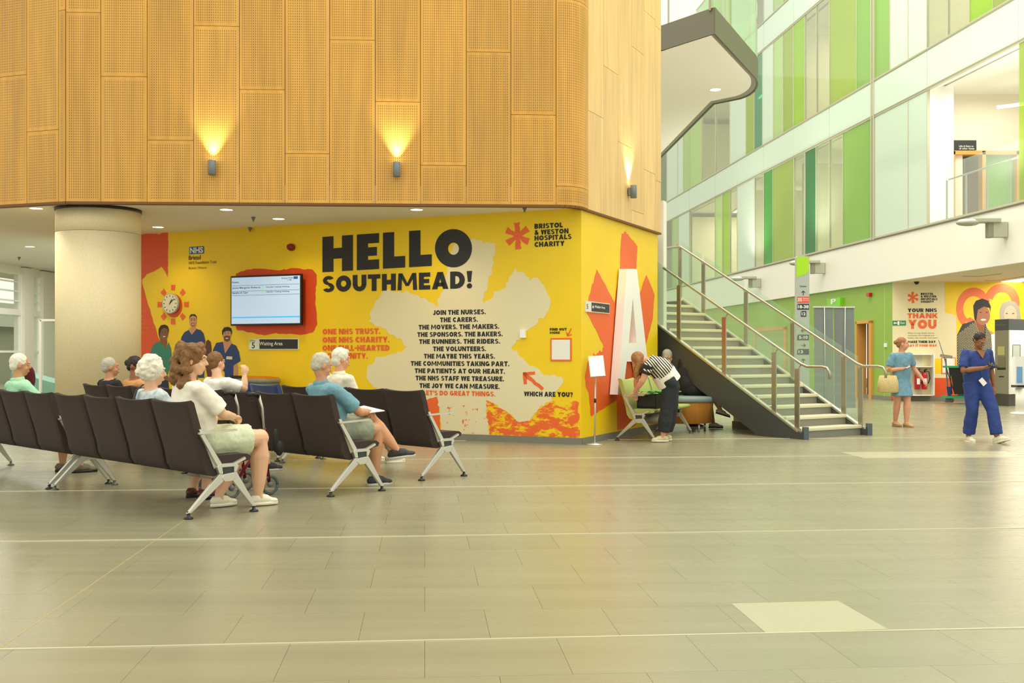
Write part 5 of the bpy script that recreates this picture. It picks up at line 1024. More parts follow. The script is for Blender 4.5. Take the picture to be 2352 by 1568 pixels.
# ------------------------------------------------------------------ payment kiosk and dispenser stand
kc = V((2317-CX)/FP*26.9, 26.9, 0); t = thing('payment_kiosk', 'tall grey and white payment machine at the right edge', 'kiosk', kc)
kl = V((2285-CX)/FP*27.5, 27.5, 0); kd = (kc-kl).normalized(); kn = V(kd.y, -kd.x, 0); kr = V(.80, .60, 0).normalized(); kw = (kc-kl).length
K = Wall(kl, kc); K.n = kn
def kbox(z0, z1, m, nm, gr=0): 
    a, c = kl-kd*gr, kc+kd*gr*0; q = [kl+kn*gr-kd*gr, kc+kn*gr+kr*0, kc+kr*.75+kn*0, kl+kr*.75]; return MB().hexa([v+V(0, 0, z0) for v in q], [v+V(0, 0, z1) for v in q]).build(nm, m, t)
kh = HC+(HZ-732)/FP*26.9
kbox(0, .30, mat('kiosk_dark', srgb(76, 72, 58), .5), 'plinth'); kbox(.30, kh-.28, mat('kiosk_taupe', srgb(150, 144, 116), .5), 'cabinet'); kbox(kh-.28, kh, mat('kiosk_head', srgb(58, 60, 56), .4), 'header')
q = [kc+kn*.003+kr*.002, kc+kr*.75+kn*.003]; MB().hexa([q[0]+V(0, 0, .3), q[1]+V(0, 0, .3), q[1]+V(.02, -.02, .3), q[0]+V(.02, -.02, .3)], [v+V(0, 0, kh-.28) for v in (q[0], q[1], q[1]+V(.02, -.02, 0), q[0]+V(.02, -.02, 0))]).build('side_panel', M_wht2, t, label='white side panel')
for a, c, y0, y1, m, nm in ((2292, 2308, 795, 815, mat('notice_yellow', srgb(206, 196, 120), .6), 'notice'), (2292, 2309, 818, 843, mat('kiosk_screen', srgb(124, 116, 78), .3), 'screen'), (2291, 2310, 844, 849, M_blackt, 'slot'), (2295, 2306, 863.5, 866, M_blackt, 'slot')): decal(K, [(a, y1), (c, y1), (c, y0), (a, y0)], m, .006, name=nm, parent=t)
text(K, 'Payment', 2288, 2314, 748.5, 744.5, mat('kiosk_pale', srgb(130, 134, 124), .5), .006, .01, parent=t)
R_ = Wall(kc+V(.024, -.024, 0), kc+kr*.75+V(.024, -.024, 0))
for a, c, y0, y1, m, nm in ((2326, 2344, 791, 823, M_skirt, 'frame'), (2326, 2341.5, 793, 819, mat('pale_screen', srgb(200, 206, 190), .3), 'screen'), (2331, 2340, 838, 840.5, M_blackt, 'slot')): decal(R_, [(a, y1), (c, y1), (c, y0), (a, y0)], m, .004 if nm == 'frame' else .007, name=nm, parent=t)
Y = 23.4; dp = V((2352-CX)/FP*Y, Y, 0); t = thing('leaflet_stand', 'white pedestal dispenser with blue leaflet at the right edge', 'stand', dp)
MB().lathe(dp, [(.27, 0), (.27, .03), (.12, .06)], 28).build('base', M_wht2, t); MB().lathe(dp, [(.17, .05), (.17, .56)], 24).build('column', M_white, t)
MB().box(dp+V(0, 0, .60), (.42, .3, .05)).build('drip_tray', M_blackt, t); MB().box(dp+V(0, .04, .93), (.40, .12, .62)).build('back_board', M_wht2, t); MB().box(dp+V(-.11, -.03, .85), (.12, .01, .34)).build('leaflet', mat('leaflet_blue', srgb(120, 170, 224), .5), t)
# ------------------------------------------------------------------ far left bay: screen, chair, couch, notice wall
Y = 20.5; sp0 = V((93-CX)/FP*Y, Y, 0); t = thing('glass_screen', 'white-framed glass partition standing left of the column', 'partition', sp0)
zt_ = HC+(HZ-735)/FP*Y; MB().bar(sp0, sp0+V(0, 0, zt_), .045, .045, up=(0, 1, 0)).build('post', M_wht2, t); MB().bar(sp0+V(0, 0, zt_), sp0+V(1.0, 0, zt_), .045, .04).build('top_rail', M_wht2, t)
MB().box(sp0+V(.5, 0, zt_/2), (.95, .01, zt_-.1)).build('pane', glass_mat('clear_glass', (.93, .97, .94, 1), .97), t); MB().bar(sp0+V(0, 0, .05), sp0+V(1.0, 0, .05), .05, .06).build('foot_rail', M_wht2, t)
Y = 19.3; oc = V((82-CX)/FP*Y, Y, 0); t = thing('office_chair', 'purple high-backed office chair beside the windows', 'chair', oc)
M_pur = mat('fabric_purple', srgb(110, 28, 72), .8)
MB().ell(oc+V(-.12, 0, .86), (.08, .20, .23), None, 16, 10).build('backrest', M_pur, t); MB().ell(oc+V(.08, 0, .56), (.24, .22, .05), None, 16, 8).build('seat', M_pur, t)
MB().tube([oc+V(.05, 0, .08), oc+V(.05, 0, .52)], .03, 10).build('column', M_blackt, t); MB().tube([oc+V(-.14, 0, .6), oc+V(.02, 0, .5)], .02, 8).build('back_stem', M_blackt, t)
for k in range(5): a = k*1.2566; MB().bar(oc+V(.05, 0, .09), oc+V(.05+.27*math.cos(a), .27*math.sin(a), .05), .04, .03).build('base_arm', M_blackt, t); 
Y = 21.6; cc = V((118-CX)/FP*Y, Y, 0); t = thing('couch', 'pale turquoise sloping couch beyond the glass partition', 'couch', cc)
M_tq = mat('vinyl_turquoise', srgb(120, 172, 160), .4)
MB().prism([(-.8, .42), (.9, .42), (.9, .62), (.2, .68), (-.8, .95), (-.8, .80)], lambda u, v, w: cc+V(u, .7*w, v)).build('mattress', M_tq, t); MB().box(cc+V(0, .35, .21), (1.5, .5, .42)).build('base', M_white, t)
FWl = Wall(V(-14, 29.08, 0), V(-9, 29.08, 0)); FWl.obj = bpy.data.objects['wall_far']
t, q = wall_thing('bay_notice', 'beige notice panel reading S on the far taupe wall', 'sign', FWl, 108, 131, 664, 716, mat('notice_taupe', srgb(140, 124, 94), .6), .03); text(FWl, 'S', 122, 128, 706, 694, M_blk, .033, .02, parent=t)
t, q = wall_thing('timber_shelf', 'brown timber shelf band on the far wall left of the column', 'shelf', FWl, 106, 133, 722, 732, mat('shelf_brown', srgb(150, 84, 34), .5), .25)
# ------------------------------------------------------------------ people
def smat(n, c): return mat('skin_'+n, c, .55, nz=.05, nscale=12, spec=.35)
S_fair, S_pink, S_tan, S_brown = smat('fair', srgb(226, 178, 142)), smat('pink', srgb(222, 160, 128)), smat('tan', srgb(206, 150, 112)), smat('brown', srgb(150, 98, 66))
M_eyew = mat('eye_white', srgb(235, 230, 222), .3); M_eyed = mat('eye_dark', srgb(40, 28, 22), .3); M_lipp = mat('lips', srgb(176, 96, 84), .5)
CLTEX = bpy.data.textures.new('folds', 'CLOUDS'); CLTEX.noise_scale = .09; CLTEX.noise_depth = 2
HRTEX = bpy.data.textures.new('curls', 'CLOUDS'); HRTEX.noise_scale = .022; HRTEX.noise_depth = 1
def finish(o, vox, sm, disp=0, tex=None):
    r = o.modifiers.new('r', 'REMESH'); r.mode = 'VOXEL'; r.voxel_size = vox; r.use_smooth_shade = True
    if sm: s = o.modifiers.new('s', 'SMOOTH'); s.iterations = sm; s.factor = .5
    if disp: d = o.modifiers.new('d', 'DISPLACE'); d.texture = tex or CLTEX; d.strength = disp; d.mid_level = .5; d.texture_coords = 'LOCAL'
    return o
def frame(up, side):
    u = Vector(up).normalized(); s = Vector(side); s = (s-u*s.dot(u)).normalized(); f = u.cross(s); return s, f, u
def elring(c, s, f, a, b, n=18): return [c+s*a*math.cos(t)+f*b*math.sin(t) for t in [2*math.pi*k/n for k in range(n)]]
def limb(b, pts, rad, n=12): b.tube(pts, rad, n); [b.ell(p, (r*.98,)*3, None, 10, 8) for p, r in zip(pts, rad)]
def hand(b, wr, d, pn, side, k=1.0, curl=.5):
    """wr wrist, d direction of the hand, pn palm normal (the way the palm faces), side: direction of the thumb"""
    d = Vector(d).normalized(); pn = Vector(pn); pn = (pn-d*pn.dot(d)).normalized(); s = d.cross(pn)
    if s.dot(Vector(side)) < 0: s = -s
    M = Matrix((d, s, pn)).transposed()
    b.ell(wr+d*.05*k, (.055*k, .042*k, .017*k), M, 14, 8); b.ell(wr+d*.01*k, (.035*k, .028*k, .02*k), M, 12, 8)
    for i, (o, L) in enumerate(((.030, .072), (.010, .080), (-.010, .075), (-.029, .058))):
        p = wr+d*.088*k+s*o*k; a = p+(d*math.cos(curl*.6)+pn*math.sin(curl*.6))*L*.45*k; e = a+(d*math.cos(curl*1.5)+pn*math.sin(curl*1.5))*L*.32*k; g_ = e+(d*math.cos(curl*2.3)+pn*math.sin(curl*2.3))*L*.25*k
        limb(b, [wr+d*.055*k+s*o*.9*k, p, a, e, g_], [.0098*k, .0102*k, .0095*k, .0088*k, .0078*k], 8)
    limb(b, [wr+d*.02*k+s*.022*k, wr+d*.05*k+s*.048*k+pn*.008*k, wr+d*.078*k+s*.058*k+pn*.018*k, wr+d*.10*k+s*.055*k+pn*.028*k], [.013*k, .0125*k, .011*k, .009*k], 8)
def shoe(root, an, d, m, sole, k=1.0, low=True, name='shoe', lab=None, tilt=0):
    """an ankle centre; sole sits 0.09*k under it"""
    d = Vector(d).normalized(); up = V(0, 0, 1); 
    if tilt: sd0 = d.cross(up).normalized(); R = Matrix.Rotation(tilt, 3, sd0); d = R @ d; up = R @ up
    sd = d.cross(up).normalized(); M = Matrix((d, sd, up)).transposed(); base = an-up*.075*k
    b = MB(); b.ell(base+up*.028*k-d*.035*k, (.05*k, .037*k, .038*k), M, 14, 10); b.ell(base+up*.025*k+d*.05*k, (.085*k, .042*k, .034*k), M, 14, 10); b.ell(base+up*.012*k+d*.125*k, (.06*k, .044*k, .026*k), M, 14, 10)
    b.tube([base+up*.02*k-d*.02*k, base+up*.068*k-d*.022*k], [.04*k, .040*k], 12); b.tube([base+up*.05*k, base+up*.035*k+d*.09*k], [.036*k, .03*k], 12)
    o = finish(b.build(name, m, root, label=lab), .009, 3)
    b = MB(); n = 16; P_ = []
    for t in [2*math.pi*i/n for i in range(n)]: P_.append((math.cos(t)*.135*k+.05*k, math.sin(t)*(.046+.004*math.cos(t))*k))
    b.rings([[base+d*x+sd*y-up*.022*k for x, y in P_], [base+d*x*1.0+sd*y*1.03-up*.002*k for x, y in P_], [base+d*x*.98+sd*y*.97+up*.004*k for x, y in P_]]); b.build('sole', sole, o)
    b = MB()
    for q in (.03, .055, .08): b.bar(base+d*q*k+sd*.024*k+up*(.062-.25*(q-.03))*k, base+d*q*k-sd*.024*k+up*(.062-.25*(q-.03))*k, .006, .005)
    l = b.build('laces', sole, o); l['kind'] = 'stuff'; return o
def person(label, J, skin, hair=None, top=None, bottom=None, shoes=None, girth=1.0, hs=1.0, vox=.0085, group=None, female=False, extras=None):
    g = {k: (Vector(v) if not isinstance(v, (float, int, str, bool)) and v is not None else v) for k, v in J.items()}
    base = V(g['pelvis'].x, g['pelvis'].y, min(g['anR'].z, g['anL'].z)-.09)
    t = thing('person', label, 'person', base, group=group)
    side = (g['shR']-g['shL']).normalized(); hipside = (g['hipR']-g['hipL']).normalized(); nk, pe = g['neck'], g['pelvis']; up = (nk-pe).normalized()
    mid = pe.lerp(nk, .5)+(g['bend'] if 'bend' in g else V(0, 0, 0)); sw = (g['shR']-g['shL']).length/2
    s1, f1, u1 = frame(mid-pe, hipside); s2, f2, u2 = frame(nk-mid, side)
    gi = girth
    def spine(k): return (pe*(1-k)**2+mid*2*k*(1-k)*1.0+nk*k*k) if False else (pe.lerp(mid, k*2) if k < .5 else mid.lerp(nk, k*2-1))
    def torso(b, e, k0=-.14, k1=1.0, hem=0):
        R = []; pts = [(-.14, .10, .085), (-.02, .155, .115), (.10, .165, .12), (.30, .145*(1+.25*(gi-1)), .108*gi), (.48, .14*(1+.5*(gi-1)), .108*gi), (.66, .155, .108*(1+.4*(gi-1))), (.80, .165, .10), (.91, sw*.80, .082), (.975, sw*.52, .062), (1.03, .06, .055)]
        for k, a, d in pts:
            if k < k0-.001 or k > k1+.001: continue
            if k < 0: c = pe+(mid-pe).normalized()*k*.55; s_, f_ = s1, f1
            else: c = spine(k); w = min(max(k, 0), 1); s_ = (s1*(1-w)+s2*w).normalized(); f_ = (f1*(1-w)+f2*w).normalized()
            if k > .98: c = nk
            a2 = a*(1.0+.12*(gi-1)) if k > .5 else a*(1+.35*(gi-1))
            R.append(elring(c, s_, f_, a2+e+(hem if k == pts[0][0] else 0), d+e))
        b.rings(R)
    hd = g['head']; fd = g['face'].normalized(); hu = g.get('hup', (hd-nk).normalized()); hu = (hu-fd*hu.dot(fd)).normalized(); hsd = fd.cross(hu)
    MH = Matrix((hsd, fd, hu)).transposed()
    def h(x, y, z): return hd+(hsd*x+fd*y+hu*z)*hs
    b = MB(); torso(b, 0)
    limb(b, [nk-up*.05, nk+(hd-nk)*.35, h(0, -.02, -.05)], [.062, .052, .05])
    b.ell(h(0, -.012, .02), (.074*hs, .092*hs, .098*hs), MH, 20, 14); b.ell(h(0, .028, -.035), (.058*hs, .06*hs, .075*hs), MH, 16, 12); b.ell(h(0, .05, -.088), (.03*hs, .03*hs, .022*hs), MH)
    b.tube([h(0, .078, .02), h(0, .098, -.012), h(0, .105, -.03)], [.008*hs, .012*hs, .014*hs], 8); b.ell(h(0, .085, .032), (.045*hs, .014*hs, .01*hs), MH)
    for x in (-1, 1): b.ell(h(.076*x, -.01, -.008), (.012*hs, .02*hs, .032*hs), MH, 10, 8)
    for x in (-1, 1): b.ell(h(.04*x, .06, -.035), (.02*hs, .016*hs, .018*hs), MH)
    b.ell(h(0, .088, -.062), (.022*hs, .01*hs, .01*hs), MH)
    for S_ in ('L', 'R'):
        sh, el, wr = g['sh'+S_], g['el'+S_], g['wr'+S_]; hp_, kn, an = g['hip'+S_], g['kn'+S_], g['an'+S_]
        limb(b, [sh, sh.lerp(el, .45), el, el.lerp(wr, .3), wr], [.056, .049*(.6+.4*gi), .041, .042, .027])
        limb(b, [hp_, hp_.lerp(kn, .45), kn, kn.lerp(an, .32), kn.lerp(an, .75), an], [.092*(.5+.5*gi), .082*(.5+.5*gi), .058*(.4+.6*gi), .060*(.35+.65*gi), .045*(.4+.6*gi), .036])
        fdn = g['toe'+S_].normalized(); b.tube([an, an-V(0, 0, .05)+fdn*.03, an-V(0, 0, .062)+fdn*.13], [.036, .036, .022], 10)
        hdv = g.get('hd'+S_, wr-el); pn = g.get('pn'+S_, V(0, 0, -1)); thumb = g.get('th'+S_, (-side if S_ == 'R' else side)+V(0, 0, .3))
        hand(b, wr, hdv, pn, thumb, .95 if female else 1.03, g.get('curl', .5))
    finish(b.build('body', skin, t), vox, 2)
    for x in (-1, 1):
        e = MB().ell(h(.031*x, .079, .012), (.012*hs, .007*hs, .0065*hs), MH, 12, 8).build('eye', M_eyew, t); MB().ell(h(.031*x, .0838, .012), (.0068*hs, .003*hs, .0062*hs), MH, 10, 6).build('iris', M_eyed, e)
        MB().tube([h(.018*x, .09, .03), h(.034*x, .088, .034), h(.048*x, .078, .028)], .0035*hs, 6).build('eyebrow', hair[1] if hair else M_eyed, t)
    MB().ell(h(0, .096, -.06), (.021*hs, .006*hs, .0055*hs), MH, 12, 6).build('mouth', M_lipp, t)
    if hair:
        st_, hm = hair[:2]; b = MB(); vx = .009; dp = .012
        if st_ == 'short': b.ell(h(0, -.022, .036), (.082*hs, .092*hs, .092*hs), MH, 18, 12); b.ell(h(0, -.055, -.012), (.072*hs, .052*hs, .06*hs), MH, 16, 10)
        elif st_ == 'balding': b.ell(h(0, -.045, .005), (.082*hs, .068*hs, .07*hs), MH, 18, 12); b.ell(h(.05, -.02, -.0), (.034*hs, .045*hs, .05*hs), MH); b.ell(h(-.05, -.02, 0), (.034*hs, .045*hs, .05*hs), MH)
        elif st_ == 'shaved': b.ell(h(0, -.038, .0), (.0795*hs, .070*hs, .075*hs), MH, 18, 12); dp = 0
        elif st_ == 'full': b.ell(h(0, -.02, .04), (.088*hs, .098*hs, .098*hs), MH, 18, 12); b.ell(h(0, -.05, -.02), (.08*hs, .065*hs, .07*hs), MH, 16, 10); b.ell(h(0, .05, .095), (.05*hs, .035*hs, .03*hs), MH)
        elif st_ == 'perm': 
            random.seed(5); b.ell(h(0, -.025, .02), (.102*hs, .108*hs, .112*hs), MH, 20, 14)
            for k in range(46):
                a, e = random.uniform(0, 6.28), random.uniform(-.6, 1.4); v = V(.10*math.cos(e)*math.cos(a), .105*math.cos(e)*math.sin(a), .11*math.sin(e))
                if v.y > .05 and v.z < .05: continue
                b.ell(h(v.x, v.y-.025, v.z+.02), (.022*hs,)*3, None, 8, 6)
            dp = .014
        elif st_ == 'curly':
            random.seed(8); b.ell(h(0, -.02, .035), (.096*hs, .10*hs, .10*hs), MH, 18, 12)
            for k in range(210):
                a, z = random.uniform(0, 6.28), random.uniform(-.19, .12); r = .10*math.sqrt(max(.15, 1-((z-.02)/.14)**2)) if z > .02 else .085+.04*random.random(); v = V(r*math.cos(a), r*math.sin(a), z)
                if v.y > .035 and z < .06: continue
                b.ell(h(v.x, v.y-.03, v.z), (random.uniform(.022, .036)*hs,)*3, None, 8, 6)
            dp = .016
        elif st_ == 'bun': b.ell(h(0, -.022, .034), (.083*hs, .094*hs, .092*hs), MH, 18, 12); b.ell(h(0, -.06, -.01), (.07*hs, .05*hs, .06*hs), MH); b.ell(h(0, -.118, .03), (.04*hs, .035*hs, .04*hs), MH)
        elif st_ == 'long':
            b.ell(h(0, -.02, .036), (.088*hs, .098*hs, .096*hs), MH, 18, 12); dn = g.get('hang', V(0, 0, -1)).normalized()
            for x in (-.07, -.045, 0, .045, .07):
                p0 = h(x, -.05 if abs(x) < .06 else -.01, .02); limb(b, [p0, p0+dn*.1-fd*.02, p0+dn*.2, p0+dn*.27], [.04, .042, .036, .02])
            dp = .014
        o = finish(b.build('hair', hm, t), vx, 1, dp, HRTEX)
    if top:
        kind, m = top[:2]; frac = top[2] if len(top) > 2 else .55; e = .0215; b = MB(); torso(b, e, k0=-.14 if kind != 'crop' else .30, k1=.98)
        for S_ in ('L', 'R'):
            sh, el, wr = g['sh'+S_], g['el'+S_], g['wr'+S_]; c = sh.lerp(el, frac) if frac <= 1 else el.lerp(wr, frac-1)
            L_ = [sh-side*(0), sh.lerp(c, .5), c] if frac <= 1 else [sh, sh.lerp(el, .5), el, c]
            b.ell(sh-side*0-up*.008, (.067, .067, .064), None, 12, 8); b.tube(L_, [.064]+[.064*(.6+.4*gi)]*(len(L_)-2)+[.066*(.6+.4*gi) if frac <= 1 else .046], 14)
        if kind == 'dress':
            hem = top[3]; pk = (g['knL']+g['knR'])/2; c0 = pe; c1 = pe.lerp(pk, hem); b.rings([elring(c0, s1, f1, .17, .125), elring(c0.lerp(c1, .5), s1, f1, .185, .15), elring(c1, s1, f1, .20, .175)])
        o = finish(b.build('dress' if kind == 'dress' else 'shirt', m, t), .011, 3, .02)
        if kind == 'polo': b = MB(); b.rings([elring(nk+up*q, s2, f2, .068+r, .064+r) for q, r in ((-.03, .012), (.02, .006))]); finish(b.build('collar', m, t), .008, 2)
        if kind == 'striped':
            pass
    if bottom:
        kind, m = bottom[:2]; fr = bottom[2]; b = MB(); e = .018
        R = [elring(pe+(mid-pe).normalized()*q, s1, f1, a+e+.12*(gi-1), d_+e) for q, a, d_ in ((-.09, .11, .09), (-.01, .155, .115), (.06, .16, .118), (.10, .158, .115))]; b.rings(R)
        for S_ in ('L', 'R'):
            hp_, kn, an = g['hip'+S_], g['kn'+S_], g['an'+S_]; b.ell(hp_, (.108,)*3, None, 12, 8)
            if fr <= 1: c = hp_.lerp(kn, fr); b.tube([hp_, hp_.lerp(c, .6), c], [.112*(.5+.5*gi), .104*(.5+.5*gi), .10*(.5+.5*gi)], 16)
            else: c = kn.lerp(an, fr-1); fl_ = bottom[3] if len(bottom) > 3 else .062; b.tube([hp_, hp_.lerp(kn, .5), kn, kn.lerp(c, .5), c], [.110*(.5+.5*gi), .098*(.5+.5*gi), .078*(.4+.6*gi), (.076+fl_)/2*(.35+.65*gi), fl_], 16); b.ell(kn, (.078*(.4+.6*gi),)*3, None, 12, 8)
        finish(b.build('shorts' if fr <= 1 else 'trousers', m, t), .011, 3, .018)
    if shoes:
        for S_ in ('L', 'R'): shoe(t, g['an'+S_], g['toe'+S_], shoes[0], shoes[1], .95 if female else 1.05, tilt=g.get('tilt'+S_, 0))
    return t, h, (s1, f1, s2, f2)
def seated(R, s0, **k):
    """joint table of someone sitting on a beam bench; R row origin, s0 along the row; local (s, f, z) overrides"""
    def q(s, f, z): return R+LD*(s0+s)+FD*f+V(0, 0, z)
    J = dict(pelvis=(0, .33, .57), neck=(0, .26, 1.06), head=(0, .30, 1.21), shL=(.17, .26, 1.0), shR=(-.17, .26, 1.0), elL=(.23, .34, .74), elR=(-.23, .34, .74), wrL=(.08, .55, .68), wrR=(-.08, .55, .68),
             hipL=(.09, .36, .57), hipR=(-.09, .36, .57), knL=(.13, .80, .55), knR=(-.13, .80, .55), anL=(.13, .80, .10), anR=(-.13, .80, .10))
    J.update({a: b for a, b in k.items() if a in J}); O = {a: q(*b) for a, b in J.items()}
    def dv(s, f, z): return LD*s+FD*f+V(0, 0, z)
    O.update(face=dv(0, 1, -.1), toeL=dv(.1, 1, 0), toeR=dv(-.1, 1, 0), hup=V(0, 0, 1))
    for a, b in k.items():
        if a in J: continue
        O[a] = b if isinstance(b, (int, float)) else dv(*b)
    return O
C_cream = mat('cloth_cream', srgb(240, 232, 214), .85, nz=.03, nscale=30); C_sage = mat('cloth_sage_check', srgb(206, 212, 178), .85, nz=.1, nscale=50)
C_polo = mat('cloth_polo_blue', srgb(112, 158, 170), .85, nz=.12, nscale=70); C_grey = mat('cloth_grey_olive', srgb(146, 150, 128), .85, nz=.08, nscale=30); C_white = mat('cloth_white', srgb(244, 240, 226), .85)
C_floral = mat('cloth_floral', srgb(196, 208, 210), .85, nz=.3, nscale=26); C_mint = mat('cloth_mint', srgb(170, 222, 182), .85); C_blk = mat('cloth_black', srgb(34, 34, 34), .85); C_navy = mat('cloth_scrubs', srgb(40, 62, 128), .8, nz=.06, nscale=12)
C_denim = mat('cloth_denim_blue', srgb(110, 152, 172), .85, nz=.15, nscale=24); H_white = mat('hair_white', srgb(232, 226, 206), .8, nz=.12, nscale=60); H_grey = mat('hair_grey', srgb(190, 184, 164), .8, nz=.18, nscale=70)
H_brown = mat('hair_brown', srgb(128, 88, 48), .7, nz=.35, nscale=50); H_dark = mat('hair_dark', srgb(40, 28, 22), .6, nz=.2, nscale=60); H_blond = mat('hair_auburn', srgb(160, 112, 66), .7, nz=.25, nscale=50)
Sh_w = mat('shoe_cream', srgb(228, 222, 196), .6); So_w = mat('sole_cream', srgb(238, 232, 210), .6); Sh_k = mat('shoe_charcoal', srgb(52, 52, 50), .7); So_g = mat('sole_pale', srgb(206, 202, 186), .6); Sh_b = mat('shoe_brown_leather', srgb(96, 52, 30), .4); Sh_t = mat('shoe_taupe', srgb(112, 104, 84), .7)
# 1 woman in cream tee, front bench
person('person in cream tee and pale checked shorts, curly brown hair, on front bench', seated(R1, .38, bend=(0, -.03, 0), neck=(.02, .25, 1.09), head=(.0, .29, 1.245), shL=(.20, .27, 1.02), shR=(-.20, .23, 1.02), elR=(-.25, .42, .80), wrR=(-.08, .62, .77), elL=(.26, .42, .78), wrL=(.06, .62, .76),
       knR=(-.13, .84, .58), anR=(-.12, .83, .10), knL=(.12, .82, .56), anL=(.05, .55, .10), face=(-.75, 1, -.1), toeR=(-.2, 1, 0), toeL=(0, 1, 0), curl=.8), S_fair, ('curly', H_brown), ('tee', C_cream, .85), ('shorts', C_sage, .78), (Sh_w, So_w), girth=1.6, hs=1.08, female=True)
# 2 white-haired woman beside her
t2, h2, f2_ = person('person with white permed hair and pale floral top, seen from behind', seated(R1, 1.05, neck=(0, .24, 1.0), head=(0, .27, 1.145), shL=(.175, .25, .94), shR=(-.175, .25, .94), pelvis=(0, .33, .57), knL=(.1, .78, .55), knR=(-.1, .78, .55), anR=(-.1, .72, .10), anL=(.08, .70, .10), face=(-.35, 1, -.1)),
       S_fair, ('perm', H_white), ('tee', C_floral, .7), ('trousers', mat('cloth_stone', srgb(170, 160, 140), .85), 1.8), (Sh_b, M_blackt), girth=1.15, hs=1.05, female=True)
q_ = lambda s, f, z: R1+LD*(1.05+s)+FD*f+V(0, 0, z)
MB().rings([[q_(.02+a, f, z) for a in (0, .03)]+[q_(.02+a, f-.008, z) for a in (.03, 0)] for a, f, z in ((0, .205, 1.035), (0, .140, .985), (0, .112, .90), (0, .115, .82))], smooth=False).build('bag_strap', mat('strap_navy', srgb(46, 52, 62), .7), t2)
# 3 man in mint shirt far left
person('person in mint green shirt sitting at the left edge of the front row', seated(R1+LD*2.69, 1.36, neck=(0, .25, 1.03), head=(0, .28, 1.18), shL=(.19, .25, .96), shR=(-.19, .25, .96), elR=(-.26, .42, .74), wrR=(-.26, .64, .70), face=(-.3, 1, -.1), anR=(-.14, .86, .10), anL=(.12, .78, .10)),
       S_tan, ('short', H_white), ('polo', C_mint, .75), ('trousers', mat('cloth_tan', srgb(170, 150, 116), .85), 1.75), (Sh_t, M_blackt), girth=1.25)
# 4 man in blue polo
jp = seated(R2, .42, neck=(0, .22, 1.03), head=(-.0, .235, 1.185), shL=(.20, .26, .965), shR=(-.20, .23, .965), elR=(-.24, .50, .74), wrR=(-.09, .72, .735), elL=(.22, .46, .74), wrL=(.04, .70, .72), bend=(0, .01, 0), knR=(-.09, .80, .56), anR=(-.05, .83, .10), knL=(.02, .82, .66), anL=(-.17, 1.0, .36), face=(-.15, 1, -.3), toeR=(-.15, 1, 0), toeL=(-.7, 1, .15), curl=.9, pnR=(.3, 0, -1))
person('person in blue polo and grey shorts, legs crossed, holding a white paper', jp, S_tan, ('short', H_grey), ('polo', C_polo, .8), ('shorts', C_grey, .80), (Sh_k, So_g), girth=1.45)
q2 = lambda s, f, z: R2+LD*(.42+s)+FD*f+V(0, 0, z)
b = MB(); a = [q2(-.14, .62, .72), q2(.14, .60, .74), q2(.14, .84, .775), q2(-.14, .88, .735)]; b.hexa(a, [v+V(0, 0, .008) for v in a]); tag(b.build('paper', M_wht2), 'white paper in the hands of the person in blue polo', 'paper')
# 5 white shirt elder
person('person in cream shirt with full white hair, row nearest the mural', seated(R3, 1.73, neck=(0, .26, 1.08), head=(0, .29, 1.235), shL=(.20, .27, 1.01), shR=(-.20, .25, 1.01), face=(-.45, 1, -.1), knR=(-.1, .86, .56), anR=(-.1, .95, .10), anL=(.14, .85, .1)), S_pink, ('full', H_white), ('polo', mat('cloth_ivory', srgb(236, 228, 202), .85), .98), ('trousers', mat('cloth_beige', srgb(186, 176, 150), .85), 1.85), (Sh_w, So_w), girth=1.2)
# 6, 7, 8 middle row further left
person('person in black tee with short grey hair, sitting in front of the column', seated(R2+LD*2.69, 2.3, neck=(0, .24, .99), head=(0, .27, 1.13), shL=(.19, .25, .93), shR=(-.19, .25, .93), face=(-.35, 1, 0)), S_tan, ('short', H_grey), ('tee', C_blk, .6), ('trousers', C_grey, 1.8), (Sh_k, So_g), vox=.011)
person('person with dark hair bun and tan top beside the person in black', seated(R2+LD*2.69, 1.62, neck=(0, .24, 1.0), head=(0, .27, 1.15), shL=(.165, .25, .94), shR=(-.165, .25, .94), face=(-.9, .6, -.1)), S_brown, ('bun', H_dark), ('tee', mat('cloth_apricot', srgb(214, 150, 92), .85), .3), ('trousers', C_grey, 1.8), (Sh_k, So_g), female=True, vox=.011)
person('person in white tee with one fist raised to the chin, middle row', seated(R2, 2.40, neck=(0, .26, 1.05), head=(.06, .29, 1.20), shL=(.19, .27, .99), shR=(-.19, .26, .99), elR=(-.26, .44, .93), wrR=(-.23, .46, 1.06), hdR=(.1, 0, 1), pnR=(1, 0, 0), curl=1.2, face=(.2, 1, 0)), S_fair, ('short', H_brown), ('tee', C_white, .8), ('shorts', C_sage, .8), (Sh_k, So_g), vox=.010)
# 9 bending woman
G0 = V(2.17, 16.0, 0)
def w3(x, y, z): return V(x, y, z)
J9 = dict(pelvis=(2.33, 16.05, .86), neck=(1.99, 16.0, 1.215), head=(1.855, 15.98, 1.20), shL=(2.00, 15.84, 1.17), shR=(1.98, 16.20, 1.13), elL=(1.90, 15.84, .90), wrL=(1.80, 16.0, .74), elR=(1.86, 16.28, .92), wrR=(1.86, 16.32, .74), bend=(.02, 0, .055),
          hipL=(2.34, 15.98, .84), hipR=(2.34, 16.14, .84), knL=(2.27, 15.97, .47), knR=(2.36, 16.12, .47), anL=(2.22, 15.98, .10), anR=(2.30, 16.20, .10), face=(-.75, 0, -.75), toeL=(-1, -.05, 0), toeR=(-1, .1, 0), hup=(-.7, 0, .7), curl=.5, hdL=(-.7, .3, -.5), pnL=(0, .3, -1), hang=(-.15, 0, -1), thL=(0, 1, 0), thR=(0, -1, 0))
C_str = mat('cloth_striped', srgb(236, 228, 208), .85); N = C_str.node_tree.nodes; L = C_str.node_tree.links
